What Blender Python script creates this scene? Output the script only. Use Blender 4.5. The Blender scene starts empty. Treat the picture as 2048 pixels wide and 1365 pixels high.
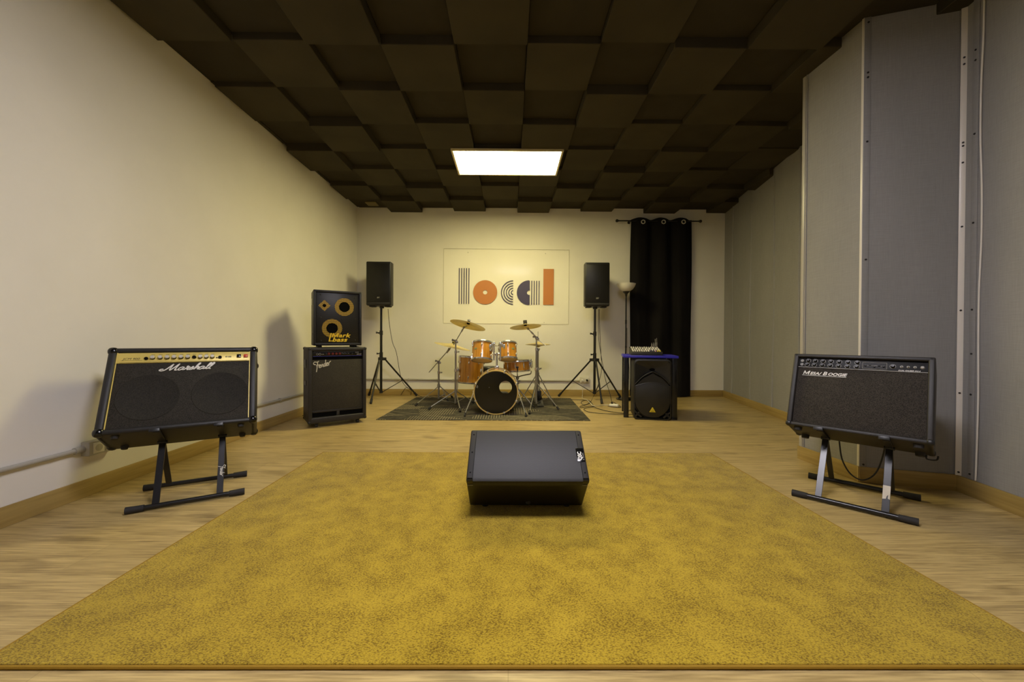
import bpy, bmesh, math, random
from mathutils import Vector, Matrix
random.seed(7)
SC = bpy.context.scene
COL = SC.collection
PI = math.pi
V = Vector

# ------------------------------------------------------------------ camera
HC = 0.92047
F_PX, PITCH, YAW, ROLL = 772.23, 0.00795, -0.00603, 0.00481
def cam_rot():
    cy, sy = math.cos(YAW), math.sin(YAW); cp, sp = math.cos(PITCH), math.sin(PITCH); cr, sr = math.cos(ROLL), math.sin(ROLL)
    Ry = Matrix(((cy, sy, 0), (-sy, cy, 0), (0, 0, 1)))
    Rp = Matrix(((1, 0, 0), (0, cp, -sp), (0, sp, cp)))
    Rr = Matrix(((cr, 0, sr), (0, 1, 0), (-sr, 0, cr)))
    return Rr @ Rp @ Ry
RT = cam_rot().transposed()
def ray(u, v): return RT @ V(((u - 1024) / F_PX, 1, (682.5 - v) / F_PX))
def fl(u, v, z=0.0):                                   # a photo point that lies on a horizontal plane
    d = ray(u, v); t = (z - HC) / d.z
    return V((d.x * t, d.y * t, z))
def at(u, v, Y):                                       # a photo point that lies Y metres into the room
    d = ray(u, v); t = Y / d.y
    return V((d.x * t, Y, HC + d.z * t))
cd = bpy.data.cameras.new('camera'); cam = bpy.data.objects.new('camera', cd); COL.objects.link(cam)
cd.sensor_width = 36.0; cd.lens = F_PX / 2048 * 36.0; cd.clip_start = 0.02; cd.clip_end = 100
m3 = Matrix((RT.col[0], RT.col[2], -RT.col[1])).transposed()
cam.matrix_world = Matrix.Translation((0, 0, HC)) @ m3.to_4x4()
SC.camera = cam

# ------------------------------------------------------------------ materials
def lin(c):
    f = lambda x: x / 12.92 if x <= 0.04045 else ((x + 0.055) / 1.055) ** 2.4
    return tuple(f(x / 255.0) for x in c)
def new_mat(name):
    m = bpy.data.materials.new(name); m.use_nodes = True
    nt = m.node_tree; b = nt.nodes['Principled BSDF']
    return m, nt, b
def N(nt, t, **kw):
    n = nt.nodes.new(t)
    for k, v in kw.items():
        if k in n.inputs: n.inputs[k].default_value = v
        else: setattr(n, k, v)
    return n
def coords(nt, scale=(1, 1, 1), rot=(0, 0, 0), out='Object'):
    tc = N(nt, 'ShaderNodeTexCoord'); mp = N(nt, 'ShaderNodeMapping')
    mp.inputs['Scale'].default_value = scale; mp.inputs['Rotation'].default_value = rot
    nt.links.new(tc.outputs[out], mp.inputs['Vector']); return mp.outputs['Vector']
def ramp(nt, fac, stops):
    r = N(nt, 'ShaderNodeValToRGB'); e = r.color_ramp.elements
    while len(e) < len(stops): e.new(0.5)
    for i, (p, c) in enumerate(stops):
        e[i].position = p; e[i].color = (*c, 1) if len(c) == 3 else c
    nt.links.new(fac, r.inputs['Fac']); return r.outputs['Color']
def noise(nt, vec, scale, detail=3, rough=0.5):
    n = N(nt, 'ShaderNodeTexNoise'); n.inputs['Scale'].default_value = scale; n.inputs['Detail'].default_value = detail; n.inputs['Roughness'].default_value = rough
    nt.links.new(vec, n.inputs['Vector']); return n.outputs['Fac']
def math_n(nt, op, a, b=None, c=None):
    n = N(nt, 'ShaderNodeMath', operation=op)
    for i, x in enumerate((a, b, c)):
        if x is None: continue
        if isinstance(x, (int, float)): n.inputs[i].default_value = x
        else: nt.links.new(x, n.inputs[i])
    return n.outputs[0]
def mixc(nt, fac, a, b, mode='MIX'):
    n = N(nt, 'ShaderNodeMix', data_type='RGBA', blend_type=mode)
    for s, x in ((0, fac), (6, a), (7, b)):
        if isinstance(x, (int, float)): n.inputs[s].default_value = x
        elif isinstance(x, tuple): n.inputs[s].default_value = (*x[:3], 1)
        else: nt.links.new(x, n.inputs[s])
    return n.outputs[2]
def bump(nt, b, h, strength=0.3, dist=0.002):
    n = N(nt, 'ShaderNodeBump'); n.inputs['Strength'].default_value = strength; n.inputs['Distance'].default_value = dist
    nt.links.new(h, n.inputs['Height']); nt.links.new(n.outputs['Normal'], b.inputs['Normal'])
def plain(name, rgb, rough=0.5, metal=0.0, spec=0.5, bumps=None, var=0.0):
    m, nt, b = new_mat(name); c = lin(rgb)
    b.inputs['Base Color'].default_value = (*c, 1); b.inputs['Roughness'].default_value = rough; b.inputs['Metallic'].default_value = metal
    b.inputs['Specular IOR Level'].default_value = spec
    vec = coords(nt)
    if var:
        f = noise(nt, vec, 6, 4)
        nt.links.new(ramp(nt, f, [(0.3, tuple(x * (1 - var) for x in c)), (0.7, tuple(min(1, x * (1 + var)) for x in c))]), b.inputs['Base Color'])
    if bumps:
        bump(nt, b, noise(nt, vec, bumps[0], 2), bumps[1], bumps[2])
    return m
M = {}
M['black_plastic'] = plain('black_plastic', (26, 25, 24), 0.42, bumps=(500, 0.15, 0.0006))
M['black_gloss'] = plain('black_gloss', (14, 14, 14), 0.2)
M['black_metal'] = plain('black_metal', (21, 20, 20), 0.33, 0.0, 0.55)
M['strap_metal'] = plain('strap_metal', (30, 29, 30), 0.3, 0.2, 0.6, var=0.15)
M['rubber'] = plain('rubber', (38, 36, 35), 0.75, bumps=(300, 0.2, 0.001))
M['tolex'] = plain('tolex', (29, 28, 28), 0.45, 0, 0.5, bumps=(420, 0.7, 0.0012))
M['tolex_soft'] = plain('tolex_soft', (38, 35, 33), 0.5, 0, 0.5, bumps=(350, 0.6, 0.0012))
M['dark_hole'] = plain('dark_hole', (6, 6, 6), 0.9, 0, 0.1)
M['chrome'] = plain('chrome', (214, 214, 216), 0.2, 0.8)
M['dull_chrome'] = plain('dull_chrome', (166, 164, 158), 0.36, 0.75)
M['bright_cap'] = plain('bright_cap', (226, 222, 210), 0.28, 0.35)
M['panel_black'] = plain('panel_black', (22, 21, 20), 0.5, 0, 0.3)
M['brass_gold'] = plain('brass_gold', (224, 202, 108), 0.4, 0.12, var=0.06)
M['white_print'] = plain('white_print', (232, 230, 222), 0.5)
M['grey_print'] = plain('grey_print', (150, 148, 142), 0.5)
M['black_print'] = plain('black_print', (24, 21, 12), 0.5)
M['red_switch'] = plain('red_switch', (190, 60, 22), 0.35)
M['red_knob'] = plain('red_knob', (104, 34, 26), 0.45)
M['blue_line'] = plain('blue_line', (60, 62, 150), 0.5)
M['blue_table'] = plain('blue_table', (52, 46, 176), 0.4)
M['yellow_badge'] = plain('yellow_badge', (214, 190, 40), 0.4)
M['yellow_logo'] = plain('yellow_logo', (236, 200, 40), 0.45)
M['navy_vinyl'] = plain('navy_vinyl', (62, 56, 92), 0.5)
M['orange_vinyl'] = plain('orange_vinyl', (188, 118, 56), 0.5)
M['drum_head'] = plain('drum_head', (214, 200, 158), 0.5, var=0.05)
M['maple_hoop'] = plain('maple_hoop', (214, 184, 112), 0.35, var=0.08)
M['bass_head'] = plain('bass_head', (13, 12, 11), 0.22)
M['paper'] = plain('paper', (214, 206, 188), 0.7, var=0.2)
M['white_plastic'] = plain('white_plastic', (226, 222, 212), 0.4)
M['socket_plastic'] = plain('socket_plastic', (214, 210, 198), 0.4)
M['pipe_plastic'] = plain('pipe_plastic', (176, 172, 160), 0.4)
M['grey_trim'] = plain('grey_trim', (176, 171, 160), 0.35, 0.0, 0.5)
M['alu_trim'] = plain('alu_trim', (222, 216, 206), 0.35, 0.0, 0.6)
M['screw_dark'] = plain('screw_dark', (30, 26, 24), 0.5)
M['mixer_panel'] = plain('mixer_panel', (40, 38, 36), 0.5)
M['pink_knob'] = plain('pink_knob', (205, 150, 170), 0.4)
M['cream_knob'] = plain('cream_knob', (226, 220, 206), 0.4)
M['light_frame'] = plain('light_frame', (214, 200, 160), 0.4)
M['lamp_bowl'] = plain('lamp_bowl', (228, 224, 212), 0.45)
M['vent_plate'] = plain('vent_plate', (120, 108, 70), 0.5)
M['badge_green'] = plain('badge_green', (150, 160, 110), 0.35, 0.3)

def wall_paint():
    m, nt, b = new_mat('white_wall_paint'); vec = coords(nt)
    f = noise(nt, vec, 1.6, 5, 0.6)
    g = noise(nt, coords(nt, (1, 1, 2.5)), 9, 4, 0.7)
    c = ramp(nt, f, [(0.25, lin((226, 222, 212))), (0.75, lin((235, 231, 222)))])
    sc = ramp(nt, g, [(0.0, (1, 1, 1)), (0.71, (1, 1, 1)), (0.78, (0.93, 0.92, 0.90))])
    nt.links.new(mixc(nt, 1.0, c, sc, 'MULTIPLY'), b.inputs['Base Color'])
    b.inputs['Roughness'].default_value = 0.62; b.inputs['Specular IOR Level'].default_value = 0.25
    bump(nt, b, noise(nt, vec, 120, 3), 0.08, 0.001); return m
M['wall'] = wall_paint()

def floor_mat():
    m, nt, b = new_mat('oak_laminate'); tc = N(nt, 'ShaderNodeTexCoord')
    br = N(nt, 'ShaderNodeTexBrick', offset=0.37, offset_frequency=2, squash=1.0)
    nt.links.new(tc.outputs['Object'], br.inputs['Vector'])
    br.inputs['Scale'].default_value = 1.0; br.inputs['Brick Width'].default_value = 1.28; br.inputs['Row Height'].default_value = 0.19
    br.inputs['Mortar Size'].default_value = 0.0009; br.inputs['Mortar Smooth'].default_value = 0.3; br.inputs['Bias'].default_value = 0.0
    br.inputs['Color1'].default_value = (0.28, 0.28, 0.28, 1); br.inputs['Color2'].default_value = (0.72, 0.72, 0.72, 1); br.inputs['Mortar'].default_value = (0, 0, 0, 1)
    v1 = coords(nt, (1.1, 16, 1)); v2 = coords(nt, (3.2, 85, 1)); v3 = coords(nt, (1.6, 5.5, 1))
    f1 = noise(nt, v1, 1.6, 6, 0.62); f2 = noise(nt, v2, 1.6, 4, 0.6); f3 = noise(nt, v3, 1.5, 3, 0.55)
    c = ramp(nt, f1, [(0.30, lin((112, 92, 54))), (0.46, lin((164, 140, 88))), (0.70, lin((204, 180, 122)))])
    c = mixc(nt, 0.55, c, ramp(nt, f2, [(0.32, lin((120, 100, 62))), (0.62, lin((208, 184, 126)))]))
    kn = ramp(nt, f3, [(0.0, (0.40, 0.37, 0.34)), (0.30, (0.55, 0.52, 0.48)), (0.42, (1, 1, 1))])
    c = mixc(nt, 0.75, c, kn, 'MULTIPLY')
    pl = N(nt, 'ShaderNodeSeparateColor'); nt.links.new(br.outputs['Color'], pl.inputs[0])
    tone = ramp(nt, pl.outputs[0], [(0.0, (0.62, 0.60, 0.56)), (0.2, (0.90, 0.89, 0.88)), (0.8, (1.06, 1.05, 1.03))])
    c = mixc(nt, 1.0, c, tone, 'MULTIPLY')
    nt.links.new(c, b.inputs['Base Color'])
    b.inputs['Roughness'].default_value = 0.40; b.inputs['Specular IOR Level'].default_value = 0.4
    bump(nt, b, f2, 0.12, 0.001); return m
M['floor'] = floor_mat()

def wood_plain(name, dark, light, rough=0.4, sc=(2, 2, 40), spec=0.4, coat=0.0):
    m, nt, b = new_mat(name)
    f = noise(nt, coords(nt, sc), 1.5, 5, 0.6)
    nt.links.new(ramp(nt, f, [(0.3, lin(dark)), (0.7, lin(light))]), b.inputs['Base Color'])
    b.inputs['Roughness'].default_value = rough; b.inputs['Specular IOR Level'].default_value = spec
    b.inputs['Coat Weight'].default_value = coat; b.inputs['Coat Roughness'].default_value = 0.08
    return m
M['baseboard'] = wood_plain('baseboard_oak', (150, 126, 70), (178, 152, 92), 0.42, (1.2, 1.2, 30))
M['drum_amber'] = wood_plain('drum_amber', (168, 108, 26), (222, 160, 60), 0.25, (22, 22, 1.5), 0.5, 0.7)

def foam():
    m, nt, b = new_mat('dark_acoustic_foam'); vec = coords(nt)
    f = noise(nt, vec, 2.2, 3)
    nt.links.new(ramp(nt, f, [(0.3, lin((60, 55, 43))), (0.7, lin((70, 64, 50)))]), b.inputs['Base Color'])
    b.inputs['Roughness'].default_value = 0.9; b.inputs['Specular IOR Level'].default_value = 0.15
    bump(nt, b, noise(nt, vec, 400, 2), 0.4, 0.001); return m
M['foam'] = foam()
M['foam_recess_shade'] = plain('recess_shaded_foam', (57, 52, 41), 0.9, 0, 0.15, bumps=(400, 0.4, 0.001), var=0.08)  # same foam, darker: shade of the recessed squares painted into the colour

def rug_mat():
    m, nt, b = new_mat('mustard_pile'); vec = coords(nt)
    big = noise(nt, vec, 2.2, 4, 0.6); mid = noise(nt, vec, 9, 4, 0.65); fine = noise(nt, coords(nt, (1, 1.6, 1), (0, 0, 0.25)), 150, 3, 0.75)
    base = ramp(nt, big, [(0.3, lin((178, 151, 44))), (0.7, lin((192, 164, 51)))])
    thr = math_n(nt, 'ADD', fine, math_n(nt, 'MULTIPLY', math_n(nt, 'SUBTRACT', mid, 0.5), 0.30))
    spk = ramp(nt, thr, [(0.0, (0.30, 0.25, 0.16)), (0.38, (0.36, 0.31, 0.20)), (0.52, (0.94, 0.93, 0.9)), (0.62, (1.06, 1.05, 1.0)), (1.0, (1.12, 1.1, 1.05))])
    nt.links.new(mixc(nt, 1.0, base, spk, 'MULTIPLY'), b.inputs['Base Color'])
    b.inputs['Roughness'].default_value = 0.95; b.inputs['Specular IOR Level'].default_value = 0.08
    b.inputs['Sheen Weight'].default_value = 0.15; b.inputs['Sheen Roughness'].default_value = 0.5
    bump(nt, b, fine, 0.8, 0.005); return m
M['rug'] = rug_mat()
M['rug_edge'] = plain('rug_binding', (150, 118, 42), 0.9, 0, 0.1, bumps=(200, 0.5, 0.002))

def mat_mat():
    m, nt, b = new_mat('charcoal_drum_mat'); tc = N(nt, 'ShaderNodeTexCoord'); sp = N(nt, 'ShaderNodeSeparateXYZ')
    nt.links.new(tc.outputs['Object'], sp.inputs[0]); x, y = sp.outputs[0], sp.outputs[1]
    def band(a, bb, period, width):
        s = math_n(nt, 'ADD', math_n(nt, 'MULTIPLY', x, a), math_n(nt, 'MULTIPLY', y, bb))
        fr = math_n(nt, 'FRACT', math_n(nt, 'DIVIDE', s, period))
        return math_n(nt, 'LESS_THAN', fr, width), s
    l1, _ = band(0.45, 0.89, 0.40, 0.016); l2, _ = band(0.45, -0.89, 0.40, 0.016)
    h1, _ = band(0.45, 0.89, 0.028, 0.24); h2, _ = band(1.0, 0.0, 0.030, 0.22)
    vo = N(nt, 'ShaderNodeTexVoronoi'); nt.links.new(coords(nt, (0.45, 0.89, 1), (0, 0, 0.5)), vo.inputs['Vector']); vo.inputs['Scale'].default_value = 4.5
    sc = N(nt, 'ShaderNodeSeparateColor'); nt.links.new(vo.outputs['Color'], sc.inputs[0])
    k1 = math_n(nt, 'GREATER_THAN', sc.outputs[0], 0.62); k2 = math_n(nt, 'GREATER_THAN', sc.outputs[1], 0.74)
    ln = math_n(nt, 'MAXIMUM', math_n(nt, 'MAXIMUM', l1, l2), math_n(nt, 'MAXIMUM', math_n(nt, 'MULTIPLY', h1, k1), math_n(nt, 'MULTIPLY', h2, k2)))
    f = noise(nt, coords(nt), 14, 4, 0.65)
    base = ramp(nt, f, [(0.3, lin((58, 55, 48))), (0.7, lin((84, 80, 70)))])
    nt.links.new(mixc(nt, math_n(nt, 'MULTIPLY', ln, 0.62), base, lin((172, 160, 128))), b.inputs['Base Color'])
    b.inputs['Roughness'].default_value = 0.92; b.inputs['Specular IOR Level'].default_value = 0.1
    bump(nt, b, noise(nt, coords(nt), 300, 2), 0.5, 0.002); return m
M['drum_mat'] = mat_mat()

def fabric_wall():
    m, nt, b = new_mat('grey_stretched_fabric')
    f = noise(nt, coords(nt, (1, 1, 0.35)), 2.2, 4, 0.6)
    w = noise(nt, coords(nt, (260, 260, 12)), 1.0, 2); w2 = noise(nt, coords(nt, (14, 14, 300)), 1.0, 2)
    c = ramp(nt, f, [(0.3, lin((143, 142, 140))), (0.7, lin((153, 151, 149)))])
    t = ramp(nt, math_n(nt, 'MULTIPLY', math_n(nt, 'ADD', w, w2), 0.5), [(0.35, (0.90, 0.90, 0.90)), (0.65, (1.04, 1.04, 1.04))])
    nt.links.new(mixc(nt, 1.0, c, t, 'MULTIPLY'), b.inputs['Base Color'])
    b.inputs['Roughness'].default_value = 0.8; b.inputs['Specular IOR Level'].default_value = 0.2
    bump(nt, b, noise(nt, coords(nt, (1, 1, 0.3)), 5, 2), 0.35, 0.012); return m
M['fabric'] = fabric_wall()

def curtain_mat():
    m, nt, b = new_mat('black_curtain_cloth')
    f = noise(nt, coords(nt, (1, 1, 0.2)), 8, 3)
    nt.links.new(ramp(nt, f, [(0.3, lin((17, 15, 15))), (0.7, lin((25, 22, 22)))]), b.inputs['Base Color'])
    b.inputs['Roughness'].default_value = 0.85; b.inputs['Specular IOR Level'].default_value = 0.15
    bump(nt, b, noise(nt, coords(nt), 500, 2), 0.3, 0.001); return m
M['curtain'] = curtain_mat()

def cloth(name, c1, c2, scale=380, rot=(0, 0, 0)):
    m, nt, b = new_mat(name)
    f = noise(nt, coords(nt, (1, 1, 1), rot), scale, 2, 0.6); g = noise(nt, coords(nt), 7, 3)
    c = ramp(nt, f, [(0.35, lin(c1)), (0.65, lin(c2))])
    nt.links.new(mixc(nt, 1.0, c, ramp(nt, g, [(0.3, (0.92, 0.92, 0.92)), (0.7, (1.05, 1.05, 1.05))]), 'MULTIPLY'), b.inputs['Base Color'])
    b.inputs['Roughness'].default_value = 0.8; b.inputs['Specular IOR Level'].default_value = 0.2
    bump(nt, b, f, 0.35, 0.001); return m
M['cloth_black'] = cloth('speaker_cloth_black', (33, 31, 27), (64, 60, 53))
M['cloth_hole'] = cloth('speaker_cloth_over_cone', (29, 27, 24), (56, 53, 47))
M['cloth_brown'] = cloth('speaker_cloth_weave', (34, 31, 27), (70, 64, 56), 300)
M['cloth_silver'] = cloth('speaker_cloth_greyish', (44, 41, 34), (74, 70, 60), 420)

def perforated(name, face, hole, pitch, rot=(0, 0, 0), thr=0.36, rough=0.4, metal=0.2):
    m, nt, b = new_mat(name)
    tc = N(nt, 'ShaderNodeTexCoord'); mp = N(nt, 'ShaderNodeMapping'); mp.inputs['Rotation'].default_value = rot
    nt.links.new(tc.outputs['Object'], mp.inputs['Vector']); sp = N(nt, 'ShaderNodeSeparateXYZ'); nt.links.new(mp.outputs[0], sp.inputs[0])
    x = math_n(nt, 'DIVIDE', sp.outputs[0], pitch); z = math_n(nt, 'DIVIDE', sp.outputs[2], pitch * 0.866)
    row = math_n(nt, 'FLOOR', z)
    x2 = math_n(nt, 'ADD', x, math_n(nt, 'MULTIPLY', row, 0.5))
    fx = math_n(nt, 'SUBTRACT', math_n(nt, 'FRACT', x2), 0.5); fz = math_n(nt, 'SUBTRACT', math_n(nt, 'FRACT', z), 0.5)
    d = math_n(nt, 'SQRT', math_n(nt, 'ADD', math_n(nt, 'MULTIPLY', fx, fx), math_n(nt, 'MULTIPLY', fz, fz)))
    k = ramp(nt, d, [(thr - 0.03, (1, 1, 1)), (thr + 0.03, (0, 0, 0))])
    nt.links.new(mixc(nt, k, lin(face), lin(hole)), b.inputs['Base Color'])
    b.inputs['Roughness'].default_value = rough; b.inputs['Metallic'].default_value = metal
    return m
M['grille_dark'] = perforated('perforated_steel_dark', (34, 32, 30), (6, 6, 6), 0.006)
M['grille_cab'] = perforated('perforated_steel_cab', (40, 37, 33), (7, 7, 6), 0.012, thr=0.38)
M['grille_yellow'] = perforated('perforated_over_yellow', (36, 31, 18), (214, 176, 24), 0.012, thr=0.36, metal=0.0)
WEDGE_ANG = math.atan2(0.398 - 0.222, 2.115 - 1.875)
M['grille_wedge'] = perforated('perforated_steel_wedge', (47, 45, 42), (10, 10, 10), 0.0062, (PI / 2 - WEDGE_ANG, 0, 0), 0.33, 0.55, 0.1)
M['grille_lower'] = perforated('perforated_steel_lower', (46, 43, 36), (20, 19, 16), 0.005)

def cymbal_mat():
    m, nt, b = new_mat('cymbal_bronze'); sp = N(nt, 'ShaderNodeSeparateXYZ'); nt.links.new(coords(nt), sp.inputs[0])
    r = math_n(nt, 'SQRT', math_n(nt, 'ADD', math_n(nt, 'MULTIPLY', sp.outputs[0], sp.outputs[0]), math_n(nt, 'MULTIPLY', sp.outputs[1], sp.outputs[1])))
    s = math_n(nt, 'SINE', math_n(nt, 'MULTIPLY', r, 900))
    nt.links.new(ramp(nt, noise(nt, coords(nt), 9, 3), [(0.3, lin((208, 188, 118))), (0.7, lin((230, 212, 150)))]), b.inputs['Base Color'])
    b.inputs['Metallic'].default_value = 0.55; b.inputs['Roughness'].default_value = 0.38
    bump(nt, b, s, 0.15, 0.0006); return m
M['cymbal'] = cymbal_mat()

def acrylic():
    m, nt, b = new_mat('clear_acrylic'); out = nt.nodes['Material Output']
    tr = N(nt, 'ShaderNodeBsdfTransparent'); tr.inputs['Color'].default_value = (1.0, 1.0, 0.995, 1)
    gl = N(nt, 'ShaderNodeBsdfGlossy'); gl.inputs['Roughness'].default_value = 0.12
    mx = N(nt, 'ShaderNodeMixShader'); fr = N(nt, 'ShaderNodeFresnel'); fr.inputs['IOR'].default_value = 1.16
    nt.links.new(fr.outputs[0], mx.inputs[0]); nt.links.new(tr.outputs[0], mx.inputs[1]); nt.links.new(gl.outputs[0], mx.inputs[2])
    nt.links.new(mx.outputs[0], out.inputs['Surface']); nt.nodes.remove(b); return m
M['acrylic'] = acrylic()
M['acrylic_edge'] = plain('acrylic_edge', (190, 184, 160), 0.3)

def emit(name, col, strength):
    m, nt, b = new_mat(name)
    b.inputs['Base Color'].default_value = (0.8, 0.8, 0.8, 1)
    b.inputs['Emission Color'].default_value = (*col, 1); b.inputs['Emission Strength'].default_value = strength
    return m
M['lit_warm'] = emit('lit_diffuser_warm', (1.0, 0.87, 0.40), 38.0)
M['lit_white'] = emit('lit_diffuser_white', (0.97, 0.925, 1.0), 50.0)

# ------------------------------------------------------------------ mesh builder
class MB:
    def __init__(s): s.bm = bmesh.new(); s.inv = None
    def _add(s, tmp, mi):
        for f in tmp.faces: f.material_index = mi
        me = bpy.data.meshes.new('tmp'); tmp.to_mesh(me); tmp.free(); s.bm.from_mesh(me); bpy.data.meshes.remove(me)
        return s
    def box(s, c, d, bevel=0.0, rot=None, mi=0, seg=2):
        t = bmesh.new(); bmesh.ops.create_cube(t, size=1.0)
        bmesh.ops.scale(t, vec=V(d), verts=t.verts)
        if bevel > 0: bmesh.ops.bevel(t, geom=list(t.edges), offset=min(bevel, min(d) * 0.49), segments=seg, profile=0.5, affect='EDGES')
        mx = Matrix.Translation(V(c))
        if rot is not None: mx = mx @ rot.to_4x4()
        bmesh.ops.transform(t, matrix=mx, verts=t.verts); return s._add(t, mi)
    def cyl(s, a, b, r0, r1=None, n=16, mi=0, caps=True):
        a, b = V(a), V(b); d = b - a; L = d.length
        if L < 1e-6: return s
        t = bmesh.new(); bmesh.ops.create_cone(t, cap_ends=caps, segments=n, radius1=r0, radius2=r0 if r1 is None else r1, depth=L)
        q = V((0, 0, 1)).rotation_difference(d.normalized())
        bmesh.ops.transform(t, matrix=Matrix.Translation((a + b) / 2) @ q.to_matrix().to_4x4(), verts=t.verts); return s._add(t, mi)
    def sphere(s, c, r, sc=(1, 1, 1), n=14, mi=0):
        t = bmesh.new(); bmesh.ops.create_uvsphere(t, u_segments=n, v_segments=max(6, n // 2 + 1), radius=r)
        bmesh.ops.transform(t, matrix=Matrix.Translation(V(c)) @ Matrix.Diagonal((*sc, 1)), verts=t.verts); return s._add(t, mi)
    def bar(s, a, b, w, th, side, mi=0, bevel=0.001):   # flat strap from a to b; 'side' is the direction of its width
        a, b = V(a), V(b); z = (b - a).normalized(); x = V(side); x = (x - z * x.dot(z)).normalized(); y = z.cross(x)
        return s.box((a + b) / 2, (w, th, (b - a).length), bevel, Matrix((x, y, z)).transposed(), mi, 1)
    def tube(s, pts, r, n=8, mi=0, smooth=6, flat=None, close=False):
        P = [V(p) for p in pts]
        if smooth and len(P) > 2:
            Q = []
            m = len(P)
            for i in range(m if close else m - 1):
                if close: p0, p1, p2, p3 = P[i - 1], P[i], P[(i + 1) % m], P[(i + 2) % m]
                else: p0, p1, p2, p3 = P[max(i - 1, 0)], P[i], P[i + 1], P[min(i + 2, m - 1)]
                for k in range(smooth):
                    t = k / smooth
                    Q.append(0.5 * ((2 * p1) + (p2 - p0) * t + (2 * p0 - 5 * p1 + 4 * p2 - p3) * t * t + (3 * p1 - p0 - 3 * p2 + p3) * t ** 3))
            if not close: Q.append(P[-1])
            P = Q
        t = bmesh.new(); rings = []; nrm = None
        for i, p in enumerate(P):
            if close: d = P[(i + 1) % len(P)] - P[i - 1]
            else: d = P[min(i + 1, len(P) - 1)] - P[max(i - 1, 0)]
            if d.length < 1e-9: d = V((0, 0, 1))
            d.normalize()
            if flat is not None: nrm = V(flat); nrm = (nrm - d * nrm.dot(d)); nrm = nrm.normalized() if nrm.length > 1e-6 else d.orthogonal().normalized()
            elif nrm is None: nrm = d.orthogonal().normalized()
            else:
                nrm = nrm - d * nrm.dot(d); nrm = nrm.normalized() if nrm.length > 1e-6 else d.orthogonal().normalized()
            bi = d.cross(nrm); rr = r if not isinstance(r, tuple) else r[0]; r2 = rr if not isinstance(r, tuple) else r[1]
            rings.append([t.verts.new(p + bi * math.cos(2 * PI * k / n) * rr + nrm * math.sin(2 * PI * k / n) * r2) for k in range(n)])
        L = len(rings)
        for i in range(L if close else L - 1):
            A, B = rings[i], rings[(i + 1) % L]
            for k in range(n): t.faces.new((A[k], A[(k + 1) % n], B[(k + 1) % n], B[k]))
        if not close: t.faces.new(rings[0][::-1]); t.faces.new(rings[-1])
        bmesh.ops.recalc_face_normals(t, faces=t.faces); return s._add(t, mi)
    def lathe(s, prof, n=32, mx=None, mi=0, closed=False):   # profile of (radius, height) about z
        t = bmesh.new(); rings = []
        for r, z in prof:
            if r < 1e-6: rings.append([t.verts.new((0, 0, z))])
            else: rings.append([t.verts.new((r * math.cos(2 * PI * k / n), r * math.sin(2 * PI * k / n), z)) for k in range(n)])
        prs = list(zip(rings[:-1], rings[1:])) + ([(rings[-1], rings[0])] if closed else [])
        for A, B in prs:
            for k in range(n):
                a0, a1 = A[k % len(A)], A[(k + 1) % n % len(A)]; b0, b1 = B[k % len(B)], B[(k + 1) % n % len(B)]
                vs = []
                for v in (a0, a1, b1, b0):
                    if v not in vs: vs.append(v)
                if len(vs) > 2: t.faces.new(vs)
        bmesh.ops.recalc_face_normals(t, faces=t.faces)
        if mx is not None: bmesh.ops.transform(t, matrix=mx, verts=t.verts)
        return s._add(t, mi)
    def prism(s, poly, lo, hi, axis='y', bevel=0.0, mi=0, seg=2, rot=None, at_=None):  # polygon in the two other axes, extruded along axis
        t = bmesh.new()
        def P(a, b, h): return {'y': (a, h, b), 'x': (h, a, b), 'z': (a, b, h)}[axis]
        A = [t.verts.new(P(a, b, lo)) for a, b in poly]; B = [t.verts.new(P(a, b, hi)) for a, b in poly]; n = len(poly)
        t.faces.new(A); t.faces.new(B[::-1])
        for i in range(n): t.faces.new((A[i], B[i], B[(i + 1) % n], A[(i + 1) % n]))
        bmesh.ops.recalc_face_normals(t, faces=t.faces)
        if bevel > 0: bmesh.ops.bevel(t, geom=list(t.edges), offset=bevel, segments=seg, profile=0.5, affect='EDGES')
        mx = Matrix.Identity(4)
        if rot is not None: mx = rot.to_4x4()
        if at_ is not None: mx = Matrix.Translation(V(at_)) @ mx
        bmesh.ops.transform(t, matrix=mx, verts=t.verts); return s._add(t, mi)
    def quad(s, pts, mi=0):
        t = bmesh.new(); t.faces.new([t.verts.new(V(p)) for p in pts]); return s._add(t, mi)
    def grid(s, rows, mi=0, th=0.0):
        t = bmesh.new(); vs = [[t.verts.new(V(p)) for p in r] for r in rows]
        for i in range(len(vs) - 1):
            for j in range(len(vs[0]) - 1): t.faces.new((vs[i][j], vs[i][j + 1], vs[i + 1][j + 1], vs[i + 1][j]))
        bmesh.ops.recalc_face_normals(t, faces=t.faces)
        if th: bmesh.ops.solidify(t, geom=list(t.faces), thickness=th)
        return s._add(t, mi)
    def text(s, body, size, mx, depth=0.001, shear=0.0, bold=0.0, sx=1.0, align='LEFT', space=1.0, mi=0):
        cu = bpy.data.curves.new('t', 'FONT'); cu.body = body; cu.size = size; cu.extrude = depth; cu.shear = shear; cu.offset = bold
        cu.align_x = align; cu.space_character = space; cu.resolution_u = 3
        o = bpy.data.objects.new('t', cu); COL.objects.link(o); dg = bpy.context.evaluated_depsgraph_get()
        me = bpy.data.meshes.new_from_object(o.evaluated_get(dg)); t = bmesh.new(); t.from_mesh(me)
        bpy.data.objects.remove(o); bpy.data.curves.remove(cu); bpy.data.meshes.remove(me)
        bmesh.ops.transform(t, matrix=mx @ Matrix.Diagonal((sx, 1, 1, 1)), verts=t.verts); return s._add(t, mi)
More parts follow.
